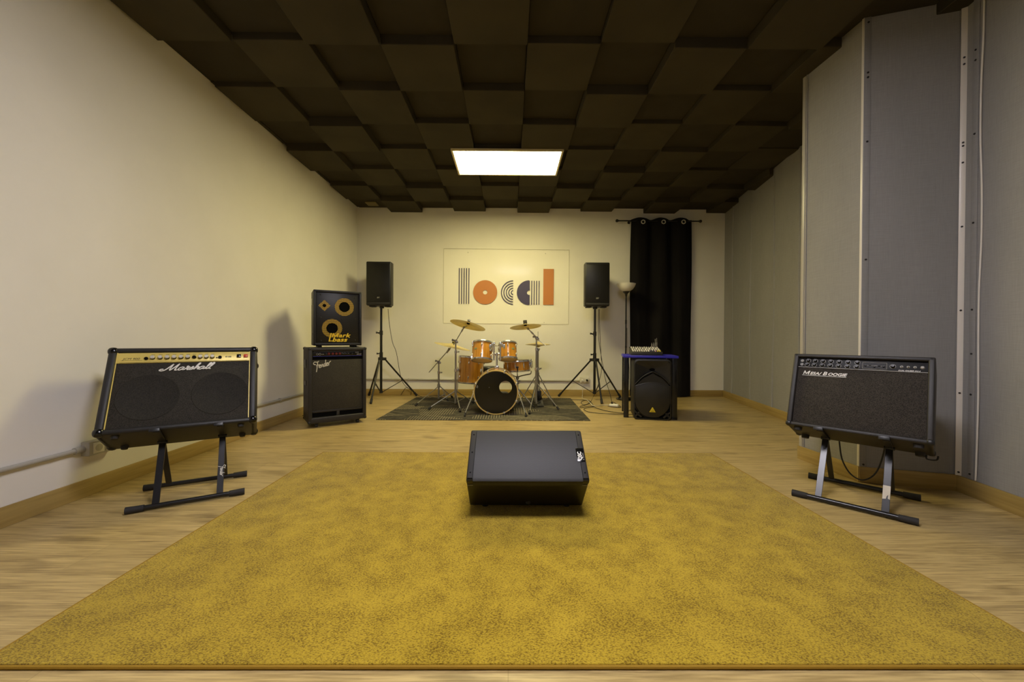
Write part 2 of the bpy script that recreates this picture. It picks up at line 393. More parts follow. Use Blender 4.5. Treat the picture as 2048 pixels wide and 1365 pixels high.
    def script(s, strokes, mx, w, th=0.0012, shear=0.0, mi=0):  # handwritten lettering: smooth strokes in the xz plane
        for st in strokes:
            pts = [mx @ V((x + shear * z, 0, z)) for x, z in st]
            nrm = (mx.to_3x3() @ V((0, 1, 0))).normalized()
            s.tube(pts, (w, th), 6, mi, 5, flat=nrm)
        return s
    def xf(s, mx): bmesh.ops.transform(s.bm, matrix=mx, verts=s.bm.verts); return s
    def build(s, name, mats, parent=None, auto=38):
        if parent is not None and parent.get('_w'): s.xf(WORLD[parent.name])
        me = bpy.data.meshes.new(name); s.bm.to_mesh(me); s.bm.free()
        for m in (mats if isinstance(mats, (list, tuple)) else [mats]): me.materials.append(M[m])
        me.polygons.foreach_set('use_smooth', [True] * len(me.polygons)); me.set_sharp_from_angle(angle=math.radians(auto))
        o = bpy.data.objects.new(name, me); COL.objects.link(o)
        if parent is not None: o.parent = parent; 
        if parent is not None and parent.name in WORLD: WORLD[o.name] = WORLD[parent.name]
        if parent is not None and parent.get('_w'): o['_w'] = 1
        return o
WORLD = {}
def tag(o, label, cat, group=None, kind=None):
    o['label'] = label; o['category'] = cat
    if group: o['group'] = group
    if kind: o['kind'] = kind
    return o
def thing(name, label, cat, mx=None, group=None, world=False):   # Empty at the thing's base; world=True: its parts are given in room coordinates
    o = bpy.data.objects.new(name, None); COL.objects.link(o); o.empty_display_size = 0.1
    mx = mx if mx is not None else Matrix.Identity(4)
    o.matrix_world = mx
    if world: o['_w'] = 1; WORLD[o.name] = mx.inverted()
    return tag(o, label, cat, group)
def struct(name, mb, mats, label, cat, parent=None):
    o = mb.build(name, mats, parent); o['kind'] = 'structure'
    if parent is None: o['label'] = label; o['category'] = cat
    return o
def copy_part(o, loc, parent, name=None, mat=None):
    c = o.copy(); COL.objects.link(c); c.parent = parent; c.location = loc
    if mat is not None:
        c.data = o.data.copy(); c.data.materials[0] = M[mat]
    return c
T = Matrix.Translation
def RZ(a): return Matrix.Rotation(a, 4, 'Z')
def RX(a): return Matrix.Rotation(a, 4, 'X')
def RY(a): return Matrix.Rotation(a, 4, 'Y')
FACE = RX(PI / 2)                                        # lays xy lettering upright, facing -y

# ------------------------------------------------------------------ room shell
XL, YB, YF, ZC = -2.425, 6.145, -3.0, 3.0
SLOPE = 0.163
PA_, PB_, PC_, PD_, PE_ = V((3.42, YB)), V((3.42 - SLOPE * (YB - 2.96), 2.96)), V((2.240, 2.955)), V((2.268, 2.480)), V((2.737, 2.335))
PF_ = V((2.737 - 0.164 * (2.335 - YF), YF))
struct('floor', MB().box(((XL + 3.6) / 2, (YB + YF) / 2, -0.05), (3.6 - XL + 0.2, YB - YF + 0.2, 0.1)), 'floor', 'oak laminate floor of wide planks', 'floor')
struct('wall_left', MB().box((XL - 0.05, (YB + YF) / 2, 1.55), (0.1, YB - YF + 0.2, 3.1)), 'wall', 'plain white painted wall beside the two-speaker amplifier', 'wall')
struct('wall_back', MB().box(((XL + 3.6) / 2, YB + 0.05, 1.55), (3.6 - XL, 0.1, 3.1)), 'wall', 'white painted wall behind the drum kit', 'wall')
struct('wall_front', MB().box(((XL + 3.6) / 2, YF - 0.05, 1.55), (3.6 - XL, 0.1, 3.1)), 'wall', 'white painted wall at the camera end of the room', 'wall')
wr = MB(); seq = [PA_, PB_, PC_, PD_, PE_, PF_]
poly = [(p.x, p.y) for p in seq] + [(PF_.x + 1.9, YF), (3.72, YF), (3.72, YB)]
wr.prism([(p.x, p.y) for p in seq] + [(3.72, YF), (3.72, YB)], 0.0, 3.02, 'z')
struct('wall_right', wr, 'fabric', 'grey fabric covered wall with a boxed-out column', 'wall')

def strip_on(a, b, t0, t1, out, z0=0.0, z1=2.99):        # box lying on the wall line a-b from distance t0 to t1, standing out by 'out' into the room
    d = (b - a).normalized(); n = V((-d.y, d.x))
    if (V((0.0, 2.0)) - a).dot(n) < 0: n = -n
    p, q = a + d * t0, a + d * t1; c = (p + q) / 2 + n * out / 2
    return (c.x, c.y, (z0 + z1) / 2), ((q - p).length, abs(out), z1 - z0), Matrix.Rotation(math.atan2(d.y, d.x), 3, 'Z'), n
def add_strip(mb, a, b, t0, t1, out, z0=0.0, z1=2.99, bevel=0.002, mi=0):
    c, s, r, n = strip_on(a, b, t0, t1, out, z0, z1); mb.box(c, s, bevel, r, mi); return n
# baseboards
BH, BT = 0.1, 0.012
struct('baseboard_left', MB().box((XL + BT / 2, (YB + YF) / 2, BH / 2), (BT, YB - YF, BH), 0.003), 'baseboard', 'oak baseboard along the white side wall', 'baseboard')
struct('baseboard_back', MB().box(((XL + 3.42) / 2, YB - BT / 2, BH / 2), (3.42 - XL - 2 * BT, BT, BH), 0.003), 'baseboard', 'oak baseboard behind the drum kit', 'baseboard')
bb = MB()
for a, b, e0, e1 in ((PA_, PB_, 0, 0), (PB_, PC_, 0, BT), (PC_, PD_, -BT, BT), (PD_, PE_, -BT, 0), (PE_, PF_, 0, 0)):
    add_strip(bb, a, b, e0, (b - a).length + (BT if e1 else 0), BT, 0, BH, 0.002)
struct('baseboard_right', bb, 'baseboard', 'oak baseboard around the fabric wall and column', 'baseboard')
# seams and edge strips of the fabric wall
seams = MB()
for y in (5.815, 5.227, 4.625, 4.10, 3.55):
    t = (YB - y) / math.cos(math.atan(SLOPE)); d = (PB_ - PA_).normalized(); p = PA_ + d * t; n = V((d.y, -d.x)); n = -n if n.x > 0 else n
    pts = [(p.x + n.x * 0.002 + 0.004 * math.sin(z * 3 + y * 5), p.y + 0.008 * math.sin(z * 2.3 + y * 7), z) for z in (0.1, 0.6, 1.1, 1.6, 2.1, 2.6, 2.97)]
    seams.tube(pts, (0.012, 0.007), 8, 0, 4)
struct('trim_1', seams, 'fabric', 'folded fabric seams on the far part of the grey wall', 'seam')
tr = MB()
add_strip(tr, PC_, PD_, -0.004, 0.024, 0.005, BH); add_strip(tr, PC_, PD_, 0.034, 0.040, 0.008, BH)
struct('trim_2', tr, 'grey_trim', 'pale edge strip at the far corner of the fabric column', 'trim')
tr = MB(); Lcd = (PD_ - PC_).length
add_strip(tr, PC_, PD_, Lcd - 0.012, Lcd + 0.004, 0.006, BH, mi=0)
nD = add_strip(tr, PD_, PE_, -0.005, 0.034, 0.005, BH, mi=1); dD = (PE_ - PD_).normalized()
for z in (2.95, 2.63, 2.60, 2.19, 1.435, 0.78, 0.115):
    p = PD_ + dD * 0.018 + nD * 0.004; tr.cyl((p.x, p.y, z), (p.x + nD.x * 0.004, p.y + nD.y * 0.004, z), 0.006, 0.006, 10, 2)
struct('trim_3', tr, ['alu_trim', 'fabric', 'screw_dark'], 'screwed edge strip at the near corner of the fabric column', 'trim')
tr = MB(); c45 = PE_ + V((-0.010, -0.014))
tr.box((c45.x, c45.y, (BH + 2.985) / 2), (0.027, 0.010, 2.985 - BH), 0.002, Matrix.Rotation(-0.75, 3, 'Z'))
nn = V((-0.68, -0.73))
for z in (2.62, 2.58, 2.11, 2.09, 1.99, 1.605, 1.10, 0.60, 0.12):
    p = c45 + nn * 0.004; tr.cyl((p.x, p.y, z), (p.x + nn.x * 0.004, p.y + nn.y * 0.004, z), 0.0055, 0.0055, 10, 1)
struct('trim_4', tr, ['alu_trim', 'screw_dark'], 'bright metal strip in the inner corner beside the fabric column', 'trim')
tr = MB(); nF = add_strip(tr, PE_, PF_, 0.065, 0.10, 0.006, BH); dF = (PF_ - PE_).normalized()
for z in (2.62, 2.56, 2.13, 1.61, 1.10, 0.84, 0.60, 0.13):
    p = PE_ + dF * 0.082 + nF * 0.005; tr.cyl((p.x, p.y, z), (p.x + nF.x * 0.004, p.y + nF.y * 0.004, z), 0.0055, 0.0055, 10, 1)
struct('trim_5', tr, ['fabric', 'screw_dark'], 'screwed fabric strip beside the white hanging cable', 'trim')
cw = []
for i, z in enumerate((2.97, 2.7, 2.4, 2.1, 1.8, 1.5, 1.2, 0.9, 0.6, 0.3, 0.105)):
    p = PE_ + dF * (0.125 + 0.006 * math.sin(i * 1.7)) + nF * (0.007 + 0.006 * max(0, math.sin(i * 0.9))); cw.append((p.x, p.y, z))
tag(MB().tube(cw, 0.0042, 8).build('wall_cable', 'alu_trim'), 'thin white cable hanging down the grey fabric wall at the picture edge', 'cable')

# ceiling: slab with a chequer of thick and thin foam squares
S, X0, Y0 = 0.5, 0.112, 2.639
PZ = {(0, -4): 2.932, (0, -2): 2.908, (0, 0): 2.925, (0, 2): 2.904, (1, -5): 2.934, (1, -3): 2.914, (1, -1): 2.921, (1, 1): 2.899, (1, 3): 2.938,
      (2, -4): 2.896, (2, -2): 2.93, (2, 0): 2.926, (2, 2): 2.942, (2, 4): 2.93, (3, -5): 2.902, (3, -3): 2.931, (3, -1): 2.935, (3, 1): 2.938, (3, 3): 2.921, (3, 5): 2.965,
      (4, -4): 2.931, (4, -2): 2.93, (4, 0): 2.935, (4, 2): 2.909, (4, 4): 2.944, (5, -5): 2.925, (5, -3): 2.898, (5, -1): 2.936, (5, 1): 2.907, (5, 3): 2.937, (5, 5): 2.916,
      (6, -4): 2.902, (6, -2): 2.924, (6, 0): 2.906, (6, 2): 2.932, (6, 4): 2.908, (6, 6): 2.921}
ce = MB().box(((XL + 3.6) / 2, (YB + YF) / 2, 3.05), (3.6 - XL + 0.2, YB - YF + 0.2, 0.1))
for k in range(-12, 8):
    for c in range(-6, 8):
        x0, x1, y0, y1 = X0 + c * S, X0 + (c + 1) * S, Y0 + k * S, Y0 + (k + 1) * S
        x0, x1, y0, y1 = max(x0, XL + 0.001), min(x1, 3.55), max(y0, YF + 0.001), min(y1, YB - 0.001)
        if x1 - x0 < 0.01 or y1 - y0 < 0.01: continue
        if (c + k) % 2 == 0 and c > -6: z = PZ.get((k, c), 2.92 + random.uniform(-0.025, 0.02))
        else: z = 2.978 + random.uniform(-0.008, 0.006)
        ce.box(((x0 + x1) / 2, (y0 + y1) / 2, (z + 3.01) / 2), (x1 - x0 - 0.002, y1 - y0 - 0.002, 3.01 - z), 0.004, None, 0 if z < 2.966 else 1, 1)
struct('ceiling', ce, ['foam', 'foam_recess_shade'], 'ceiling of dark acoustic foam squares in a raised chequer pattern', 'ceiling')

# ------------------------------------------------------------------ ceiling lights
def ceiling_light(cx, cy, label, mat, mw=1.2, mh=0.63):
    t = thing('ceiling_light', label, 'ceiling light', T((cx, cy, 2.905)))
    fr = MB(); w = 0.022
    fr.box((0, -mh / 2 + w / 2, 0.012), (mw, w, 0.024), 0.003).box((0, mh / 2 - w / 2, 0.012), (mw, w, 0.024), 0.003)
    fr.box((-mw / 2 + w / 2, 0, 0.012), (w, mh - 2 * w, 0.024), 0.003).box((mw / 2 - w / 2, 0, 0.012), (w, mh - 2 * w, 0.024), 0.003)
    fr.box((0, 0, 0.022), (mw - 0.01, mh - 0.01, 0.006))
    fr.build('frame', 'light_frame', t)
    MB().box((0, 0, 0.011), (mw - 2 * w, mh - 2 * w, 0.006)).build('diffuser', mat, t)
    return t
ceiling_light(-0.035, 4.42, 'lit rectangular panel light on the dark foam ceiling', 'lit_warm')
ceiling_light(0.0, 0.85, 'second rectangular panel light of the foam ceiling, nearest the camera end', 'lit_white')

# ------------------------------------------------------------------ rugs
t = thing('rug', 'large mustard yellow short-pile rug under the wedge monitor', 'rug', T((0.0675, 2.061, 0)))
hw, hd = 1.5365, 0.996
MB().box((0, 0, 0.006), (2 * hw - 0.008, 2 * hd - 0.008, 0.012), 0.004).build('pile', 'rug', t)
e = MB()
for a, b in (((-hw, -hd), (hw, -hd)), ((hw, -hd), (hw, hd)), ((hw, hd), (-hw, hd)), ((-hw, hd), (-hw, -hd))): e.cyl((*a, 0.0055), (*b, 0.0055), 0.0052, None, 8)
e.build('binding', 'rug_edge', t)
mm = MB(); ml = [fl(752, 839.5, .006), fl(1181, 841.5, .006), fl(1141, 797, .006), fl(833, 794.8, .006)]
cm = V((-0.27, 5.08, 0)); mm.prism([(p.x - cm.x, p.y - cm.y) for p in ml], 0.0, 0.007, 'z', 0.002)
o = mm.build('drum_mat', 'drum_mat'); o.location = cm; tag(o, 'charcoal patterned mat under the drum kit', 'mat')

# ------------------------------------------------------------------ floor wedge monitor
t = thing('floor_monitor', 'black wedge stage monitor lying on the mustard rug', 'speaker', T((0.092, 0, 0.0125)))
prof = [(2.06, 0.012), (1.905, 0.182), (1.884, 0.196), (1.874, 0.21), (1.876, 0.222), (2.115, 0.398), (2.16, 0.39), (2.30, 0.24), (2.335, 0.012)]
HWm = 0.301
MB().prism(prof, -HWm, HWm, 'x', 0.006).build('body', 'black_plastic', t)
ga = WEDGE_ANG; gd = V((0, math.cos(ga), math.sin(ga))); gn = V((0, -math.sin(ga), math.cos(ga)))
K, Tt = V((0, 1.876, 0.222)), V((0, 2.115, 0.398))
gm = MB(); xs = (-0.268, 0.268)
cur = [V((0, 1.9, 0.1835)) + V((0, -0.0045, -0.004)), V((0, 1.881, 0.196)) + V((0, -0.006, -0.002)), V((0, 1.871, 0.211)) + V((0, -0.004, 0.001)), K + V((0, -0.002, 0.005)), Tt + gn * 0.005 - gd * 0.006]
gm.grid([[V((x, p.y, p.z)) for x in xs] for p in cur]); gm.build('grille', 'grille_wedge', t)
def on_grille(x, s, h=0.0): p = K + gd * s + gn * h; return V((x, p.y, p.z))
rotg = Matrix((V((1, 0, 0)), gd, gn)).transposed()
for sx in (-1, 1):
    sp = MB(); sp.box(on_grille(sx * 0.283, 0.146, 0.003), (0.026, 0.292, 0.005), 0.002, rotg)
    so = sp.build('side_strip', 'rubber', t)
    for s in (0.03, 0.15, 0.265): MB().cyl(on_grille(sx * 0.283, s, 0.004), on_grille(sx * 0.283, s, 0.0065), 0.004, None, 10).build('screw', 'dark_hole', so)
MB().box((0, 1.9015, 0.1805), (0.596, 0.005, 0.003), 0.001).build('accent_line', 'grey_print', t)
bd = MB(); bd.box(on_grille(0.274, 0.135, 0.0065), (0.04, 0.082, 0.005), 0.002, rotg); bo = bd.build('badge', 'black_gloss', t)
mxb = Matrix.Translation(on_grille(0.279, 0.102, 0.0095)) @ rotg.to_4x4() @ RZ(PI / 2)
lt = MB(); lt.text('QSC', 0.027, mxb, 0.0004, 0.0, 0.0009, 0.95); lt.build('lettering', 'white_print', bo)
mxb = Matrix.Translation(on_grille(0.2905, 0.102, 0.0095)) @ rotg.to_4x4() @ RZ(PI / 2)
lt = MB(); lt.text('K SERIES', 0.009, mxb, 0.0003, 0, 0.0, 1.3); lt.build('small_lettering', 'grey_print', bo)
for x in (-0.22, 0.22):
    for y in (2.085, 2.30): MB().cyl((x, y, 0.0), (x, y, 0.014), 0.016, 0.014, 12).build('foot', 'rubber', t)
MB().sphere((0.01, 2.02, 0.042), 0.012, (1.2, 0.4, 0.8)).build('port_button', 'rubber', t)

# ------------------------------------------------------------------ combo amplifiers on tilted stands
MARSH = [[(0.45, 0.62), (0.1, 0.62), (-0.1, 0.25), (0.35, 0.02), (0.95, 0.5), (1.55, 2.45)], [(1.55, 2.45), (1.7, 0.1), (2.6, 2.5)], [(2.6, 2.5), (2.55, 0.5), (2.7, 0.08), (3.0, 0.2)],
         [(3.95, 1.0), (3.6, 1.18), (3.2, 0.8), (3.15, 0.2), (3.5, 0.05), (3.85, 0.55), (3.98, 1.12)], [(3.98, 1.12), (3.9, 0.25), (4.2, 0.12)],
         [(4.2, 0.12), (4.5, 0.8), (4.62, 1.38), (4.42, 1.42), (4.45, 1.15), (4.95, 1.12), (4.82, 0.75), (4.72, 0.3), (4.85, 0.06), (5.05, 0.1)], [(5.05, 0.1), (5.5, 1.25), (5.62, 0.65), (5.5, 0.08), (5.15, 0.1)], [(5.5, 0.08), (5.85, 0.3)],
         [(5.85, 0.3), (6.3, 1.7), (6.4, 2.45), (6.15, 2.35), (6.05, 1.2), (6.02, 0.05)], [(6.02, 0.3), (6.4, 1.08), (6.65, 0.95), (6.6, 0.25), (6.85, 0.1)],
         [(7.65, 1.0), (7.3, 1.18), (6.9, 0.8), (6.85, 0.2), (7.2, 0.05), (7.55, 0.55), (7.68, 1.12)], [(7.68, 1.12), (7.6, 0.25), (7.9, 0.15)],
         [(7.9, 0.15), (8.4, 1.6), (8.5, 2.4), (8.25, 2.4), (8.15, 1.3), (8.2, 0.2), (8.5, 0.12)], [(8.5, 0.12), (9.0, 1.6), (9.1, 2.4), (8.85, 2.4), (8.75, 1.3), (8.8, 0.2), (9.15, 0.15)]]
FEND = [[(0.75, 1.45), (0.3, 1.5), (0.0, 1.9), (0.4, 2.3), (1.1, 2.05), (1.9, 2.2)], [(1.45, 2.1), (1.2, 1.0), (1.0, 0.0), (0.75, -0.9)], [(0.8, 1.0), (1.7, 1.15)],
        [(1.75, 0.45), (2.2, 0.75), (2.15, 1.05), (1.8, 0.9), (1.75, 0.3), (2.1, 0.12), (2.5, 0.35)], [(2.5, 0.95), (2.55, 0.1)], [(2.55, 0.5), (2.9, 1.0), (3.05, 0.75), (3.05, 0.2), (3.3, 0.15)],
        [(3.95, 0.9), (3.6, 0.98), (3.4, 0.5), (3.6, 0.1), (3.95, 0.5)], [(4.15, 2.1), (4.0, 1.0), (3.98, 0.2), (4.25, 0.15)],
        [(4.3, 0.45), (4.75, 0.75), (4.7, 1.05), (4.35, 0.9), (4.3, 0.3), (4.65, 0.12), (5.05, 0.4)], [(5.05, 0.95), (5.1, 0.1)], [(5.1, 0.55), (5.35, 1.0), (5.9, 1.3)]]
def letter_m(mb, x, y, z, w, h, st, shear, th=0.002):   # slanted capital M of four strokes
    P = lambda a, c: (x + a * w + shear * c * h, y, z + c * h)
    for a, b in (((0.08, 0), (0.08, 1)), ((0.08, 0.97), (0.5, 0.12)), ((0.5, 0.12), (0.92, 0.97)), ((0.92, 1), (0.92, 0))):
        mb.bar(P(*a), P(*b), st, th, (1, 0, 0), 0, 0.0)
def amp_matrix(x, y, z, yaw, tilt): return T((x, y, z)) @ RZ(yaw) @ RX(-tilt)
def shell(mb, W, H, D, b, bt, rec, r=0.012, mi=0):        # open-fronted cabinet: four boards and a baffle set back by rec
    mb.box((-W / 2 + b / 2, D / 2, H / 2), (b, D, H), r, None, mi, 3).box((W / 2 - b / 2, D / 2, H / 2), (b, D, H), r, None, mi, 3)
    mb.box((0, D / 2, H - bt / 2), (W - 0.004, D, bt), r, None, mi, 3).box((0, D / 2, bt / 2), (W - 0.004, D, bt), r, None, mi, 3)
    mb.box((0, rec + 0.012 + (D - rec - 0.02) / 2, H / 2), (W - b, D - rec - 0.02, H - bt), 0.0, None, mi)
    return mb

# left: gold-panel two-speaker combo
A1 = amp_matrix(-1.8137, 2.1402, 0.4148, 0.5569, 0.5112); W1, H1, D1 = 0.69, 0.505, 0.272
t = thing('guitar_amplifier', 'black two-speaker guitar combo with gold control panel on a tilted stand', 'amplifier', A1)
shell(MB(), W1, H1, D1, 0.036, 0.03, 0.02).build('cabinet', 'tolex', t)
iw = W1 - 0.072
gl = MB().box((0, 0.018, (0.03 + H1 - 0.096) / 2), (iw, 0.012, H1 - 0.096 - 0.03), 0.002).build('grille_cloth', 'cloth_black', t)
for cx in (-0.155, 0.165):
    MB().lathe([(0.0, 0.0), (0.129, 0.0), (0.1325, -0.0018), (0.136, 0.0)], 48, T((cx, 0.0112, 0.20)) @ RX(PI / 2) @ Matrix.Diagonal((1, 1, -1, 1))).build('speaker_outline', 'cloth_hole', gl)
for sx in (-1, 1): MB().box((sx * (iw / 2 - 0.002), 0.010, H1 / 2), (0.004, 0.006, H1 - 0.06)).build('gold_piping', 'brass_gold', t)
cp = MB().box((0, 0.014, H1 - 0.063), (iw - 0.006, 0.012, 0.064), 0.002).build('control_panel', 'brass_gold', t)
def knob_mesh(r=0.0095, h=0.016):
    return MB().lathe([(0, -h), (r * 0.8, -h), (r * 0.92, -h * 0.85), (r, -h * 0.2), (r * 1.25, 0.0), (0, 0)], 18, RX(-PI / 2))
def px1(cxp): return (cxp - 205) / (1850 - 205) * (iw - 0.006) - (iw - 0.006) / 2
zk = H1 - 0.066
body = MB().lathe([(0, -0.012), (0.0075, -0.012), (0.0095, -0.009), (0.011, 0.0), (0, 0)], 18, RX(-PI / 2))
cap0 = None
for i, cxp in enumerate((605, 695, 778, 860, 945, 1028, 1107, 1187, 1265, 1343)):
    x = px1(cxp)
    if cap0 is None:
        kb = body.build('knob', 'black_gloss', cp); kb.location = (x, 0.008, zk); cap0 = kb
        kc = MB().lathe([(0, -0.019), (0.0085, -0.019), (0.0102, -0.0165), (0.0102, -0.0115), (0, -0.0115)], 18, RX(-PI / 2)).build('knob_cap', 'bright_cap', kb); k_cap = kc
    else:
        kb = copy_part(cap0, (x, 0.008, zk), cp)
        if cxp != 1107: copy_part(k_cap, (0, 0, 0), kb)
for cxp in (532, 1443):
    MB().lathe([(0, -0.004), (0.004, -0.004), (0.005, -0.008), (0.009, -0.008), (0.0095, 0), (0, 0)], 16, T((px1(cxp), 0.008, zk - 0.004)) @ RX(-PI / 2)).build('input_jack', 'black_gloss', cp)
MB().box((px1(1400), 0.007, zk - 0.005), (0.007, 0.003, 0.007), 0.001).build('indicator_lamp', 'black_print', cp)
MB().box((px1(1700), 0.005, zk + 0.003), (0.022, 0.012, 0.02), 0.002).build('rocker_switch', 'black_gloss', cp)
MB().box((px1(1797), 0.005, zk + 0.003), (0.022, 0.012, 0.02), 0.002).build('rocker_switch', 'red_switch', cp)['label'] = 'red lit rocker switch'
lt = MB().text('JCM 900', 0.0172, T((px1(268), 0.0078, zk - 0.009)) @ FACE, 0.0004, 0.25, 0.0, 1.15)
lt.text('4102', 0.013, T((px1(1510), 0.0078, zk - 0.004)) @ FACE, 0.0004, 0.1, 0.0006, 1.2)
for cxp in (605, 695, 778, 860, 945, 1028, 1107, 1187, 1265, 1343): lt.box((px1(cxp), 0.0078, zk + 0.021), (0.016, 0.0006, 0.002))
lt.box((px1(370), 0.0078, zk - 0.0135), (0.09, 0.0006, 0.0012)); lt.box((0, 0.0078, H1 - 0.092), (iw - 0.03, 0.0006, 0.0012))
lt.build('panel_lettering', 'black_print', cp)
lg = MB(); sw = 0.252 / 9.9
lg.script(MARSH, T((-0.122, 0.0085, H1 - 0.150)) @ RY(-0.02) @ Matrix.Diagonal((sw, sw, sw * 0.66, 1)), 0.0031, 0.0022, 0.36)
lg.build('script_logo', 'white_print', t)
for sx in (-1, 1):
    for sy in (0, 1):
        for sz in (0, 1):
            cpz = MB().box((sx * (W1 / 2 - 0.017), D1 * sy + (0.017 if not sy else -0.017), H1 * sz + (0.017 if not sz else -0.017)), (0.046, 0.046, 0.046), 0.02, None, 0, 4)
            cpz.build('corner_protector', 'black_gloss', t)
for x in (-0.27, 0.27):
    for y in (0.04, D1 - 0.045): MB().cyl((x, y, -0.016), (x, y, 0.001), 0.014, 0.018, 14).build('rubber_foot', 'rubber', t)

# right: black-panel combo
A2 = amp_matrix(1.8717, 2.0943, 0.4081, -0.8567, 0.3915); W2, H2, D2 = 0.605, 0.458, 0.285
t = thing('guitar_amplifier', 'black guitar combo with two rows of dark knobs on a tilted stand', 'amplifier', A2)
shell(MB(), W2, H2, D2, 0.026, 0.022, 0.03, 0.007).build('cabinet', 'tolex_soft', t)
iw = W2 - 0.052
MB().box((0, 0.024, (0.022 + H2 - 0.082) / 2), (iw, 0.012, H2 - 0.082 - 0.022), 0.002).build('grille_cloth', 'cloth_brown', t)
cp = MB().box((0, 0.022, H2 - 0.055), (iw, 0.012, 0.056), 0.001).build('control_panel', 'panel_black', t)
MB().box((0, 0.015, H2 - 0.083), (iw, 0.005, 0.0028)).build('trim_strip', 'grey_print', t)
def px2(c): return (c - 225) / (1850 - 225) * iw - iw / 2
def pz2(row): return H2 - 0.040 if row == 0 else H2 - 0.066
k0 = None
for row in (0, 1):
    for c in ((365, 465, 575, 685, 797, 913, 1033) if row == 0 else (350, 455, 567, 677, 790, 908, 1027)):
        if k0 is None:
            k0 = knob_mesh(0.0088, 0.017).build('knob', 'black_plastic', cp); k0.location = (px2(c), 0.016, pz2(row))
            kr = MB().lathe([(0.0105, -0.0008), (0.0125, -0.0008), (0.0125, 0), (0.0105, 0)], 20, RX(-PI / 2)).build('knob_scale', 'grey_print', k0)
        else:
            q = copy_part(k0, (px2(c), 0.016, pz2(row)), cp); copy_part(kr, (0, 0, 0), q)
q = copy_part(k0, (px2(1462), 0.016, H2 - 0.055), cp); copy_part(kr, (0, 0, 0), q)
for z in (H2 - 0.042, H2 - 0.066): MB().lathe([(0, -0.001), (0.004, -0.001), (0.0045, -0.004), (0.008, -0.004), (0.009, 0), (0, 0)], 16, T((px2(275), 0.016, z)) @ RX(-PI / 2)).build('input_jack', 'grey_print', cp)
eq = MB(); ex0, ex1, ez0, ez1 = px2(1100), px2(1392), H2 - 0.074, H2 - 0.037
for a, b in (((ex0, ez0), (ex1, ez0)), ((ex1, ez0), (ex1, ez1)), ((ex1, ez1), (ex0, ez1)), ((ex0, ez1), (ex0, ez0))): eq.tube([(a[0], 0.0155, a[1]), (b[0], 0.0155, b[1])], 0.0011, 6, 0, 0)
eq.box(((ex0 + ex1) / 2, 0.0155, (ez0 + ez1) / 2), (ex1 - ex0 - 0.012, 0.0008, 0.0012)); eqo = eq.build('equaliser_frame', 'grey_print', cp)
for i, dz in enumerate((-0.002, 0.005, -0.006, 0.001, -0.003)): MB().box((ex0 + 0.012 + i * (ex1 - ex0 - 0.024) / 4, 0.0125, (ez0 + ez1) / 2 + dz), (0.009, 0.008, 0.006), 0.001).build('slider', 'black_plastic', eqo)
for c in (1562, 1635, 1710): MB().lathe([(0, -0.014), (0.002, -0.014), (0.0025, -0.003), (0.006, -0.003), (0.007, 0), (0, 0)], 14, T((px2(c), 0.016, H2 - 0.055)) @ RX(-PI / 2)).build('toggle_switch', 'grey_print', cp)
MB().lathe([(0, -0.006), (0.006, -0.006), (0.008, -0.002), (0.009, 0), (0, 0)], 16, T((px2(1790), 0.016, H2 - 0.055)) @ RX(-PI / 2)).build('pilot_lamp', 'grey_print', cp)
lt = MB().text('DUAL CALIBER DC-5', 0.0085, T((px2(1525), 0.0155, H2 - 0.079)) @ FACE, 0.0004, 0.3, 0.0002, 1.05); lt.build('panel_lettering', 'white_print', cp)
lg = MB(); x = px2(305); zb = H2 - 0.128
for body_, sz in (('M', 0.031), ('ESA/', 0.024), ('B', 0.031), ('OOGIE', 0.024)):
    if body_ == 'M': letter_m(lg, x, 0.0175, zb, 0.028, 0.0225, 0.0048, 0.3)
    else: lg.text(body_, sz, T((x, 0.0175, zb)) @ FACE, 0.0008, 0.3, 0.0 if body_ == 'M' else 0.0006, 1.12)
    x += {'M': 0.0335, 'ESA/': 0.0605, 'B': 0.0245, 'OOGIE': 0.0}[body_]
lg.box((px2(305) + 0.100, 0.0175, zb - 0.006), (0.208, 0.0012, 0.0022)); lg.build('nameplate', 'white_print', t)
for x in (-0.25, 0.25):
    for y in (0.04, D2 - 0.045): MB().cyl((x, y, -0.02), (x, y, 0.001), 0.019, 0.021, 14).build('rubber_foot', 'rubber', t)
for sx in (-1, 1): 
    for y in (0.016, D2 - 0.016): MB().box((sx * (W2 / 2 - 0.012), y, 0.012), (0.032, 0.04, 0.032), 0.012, None, 0, 3).build('corner_protector', 'black_plastic', t)
MB().tube([(W2 / 2 - 0.03, D2 - 0.02, -0.004), (W2 / 2 - 0.028, D2 - 0.02, -0.024), (W2 / 2 + 0.005, D2 - 0.02, -0.022), (W2 / 2 + 0.012, D2 - 0.02, 0.0)], 0.004).build('hook', 'black_metal', t)

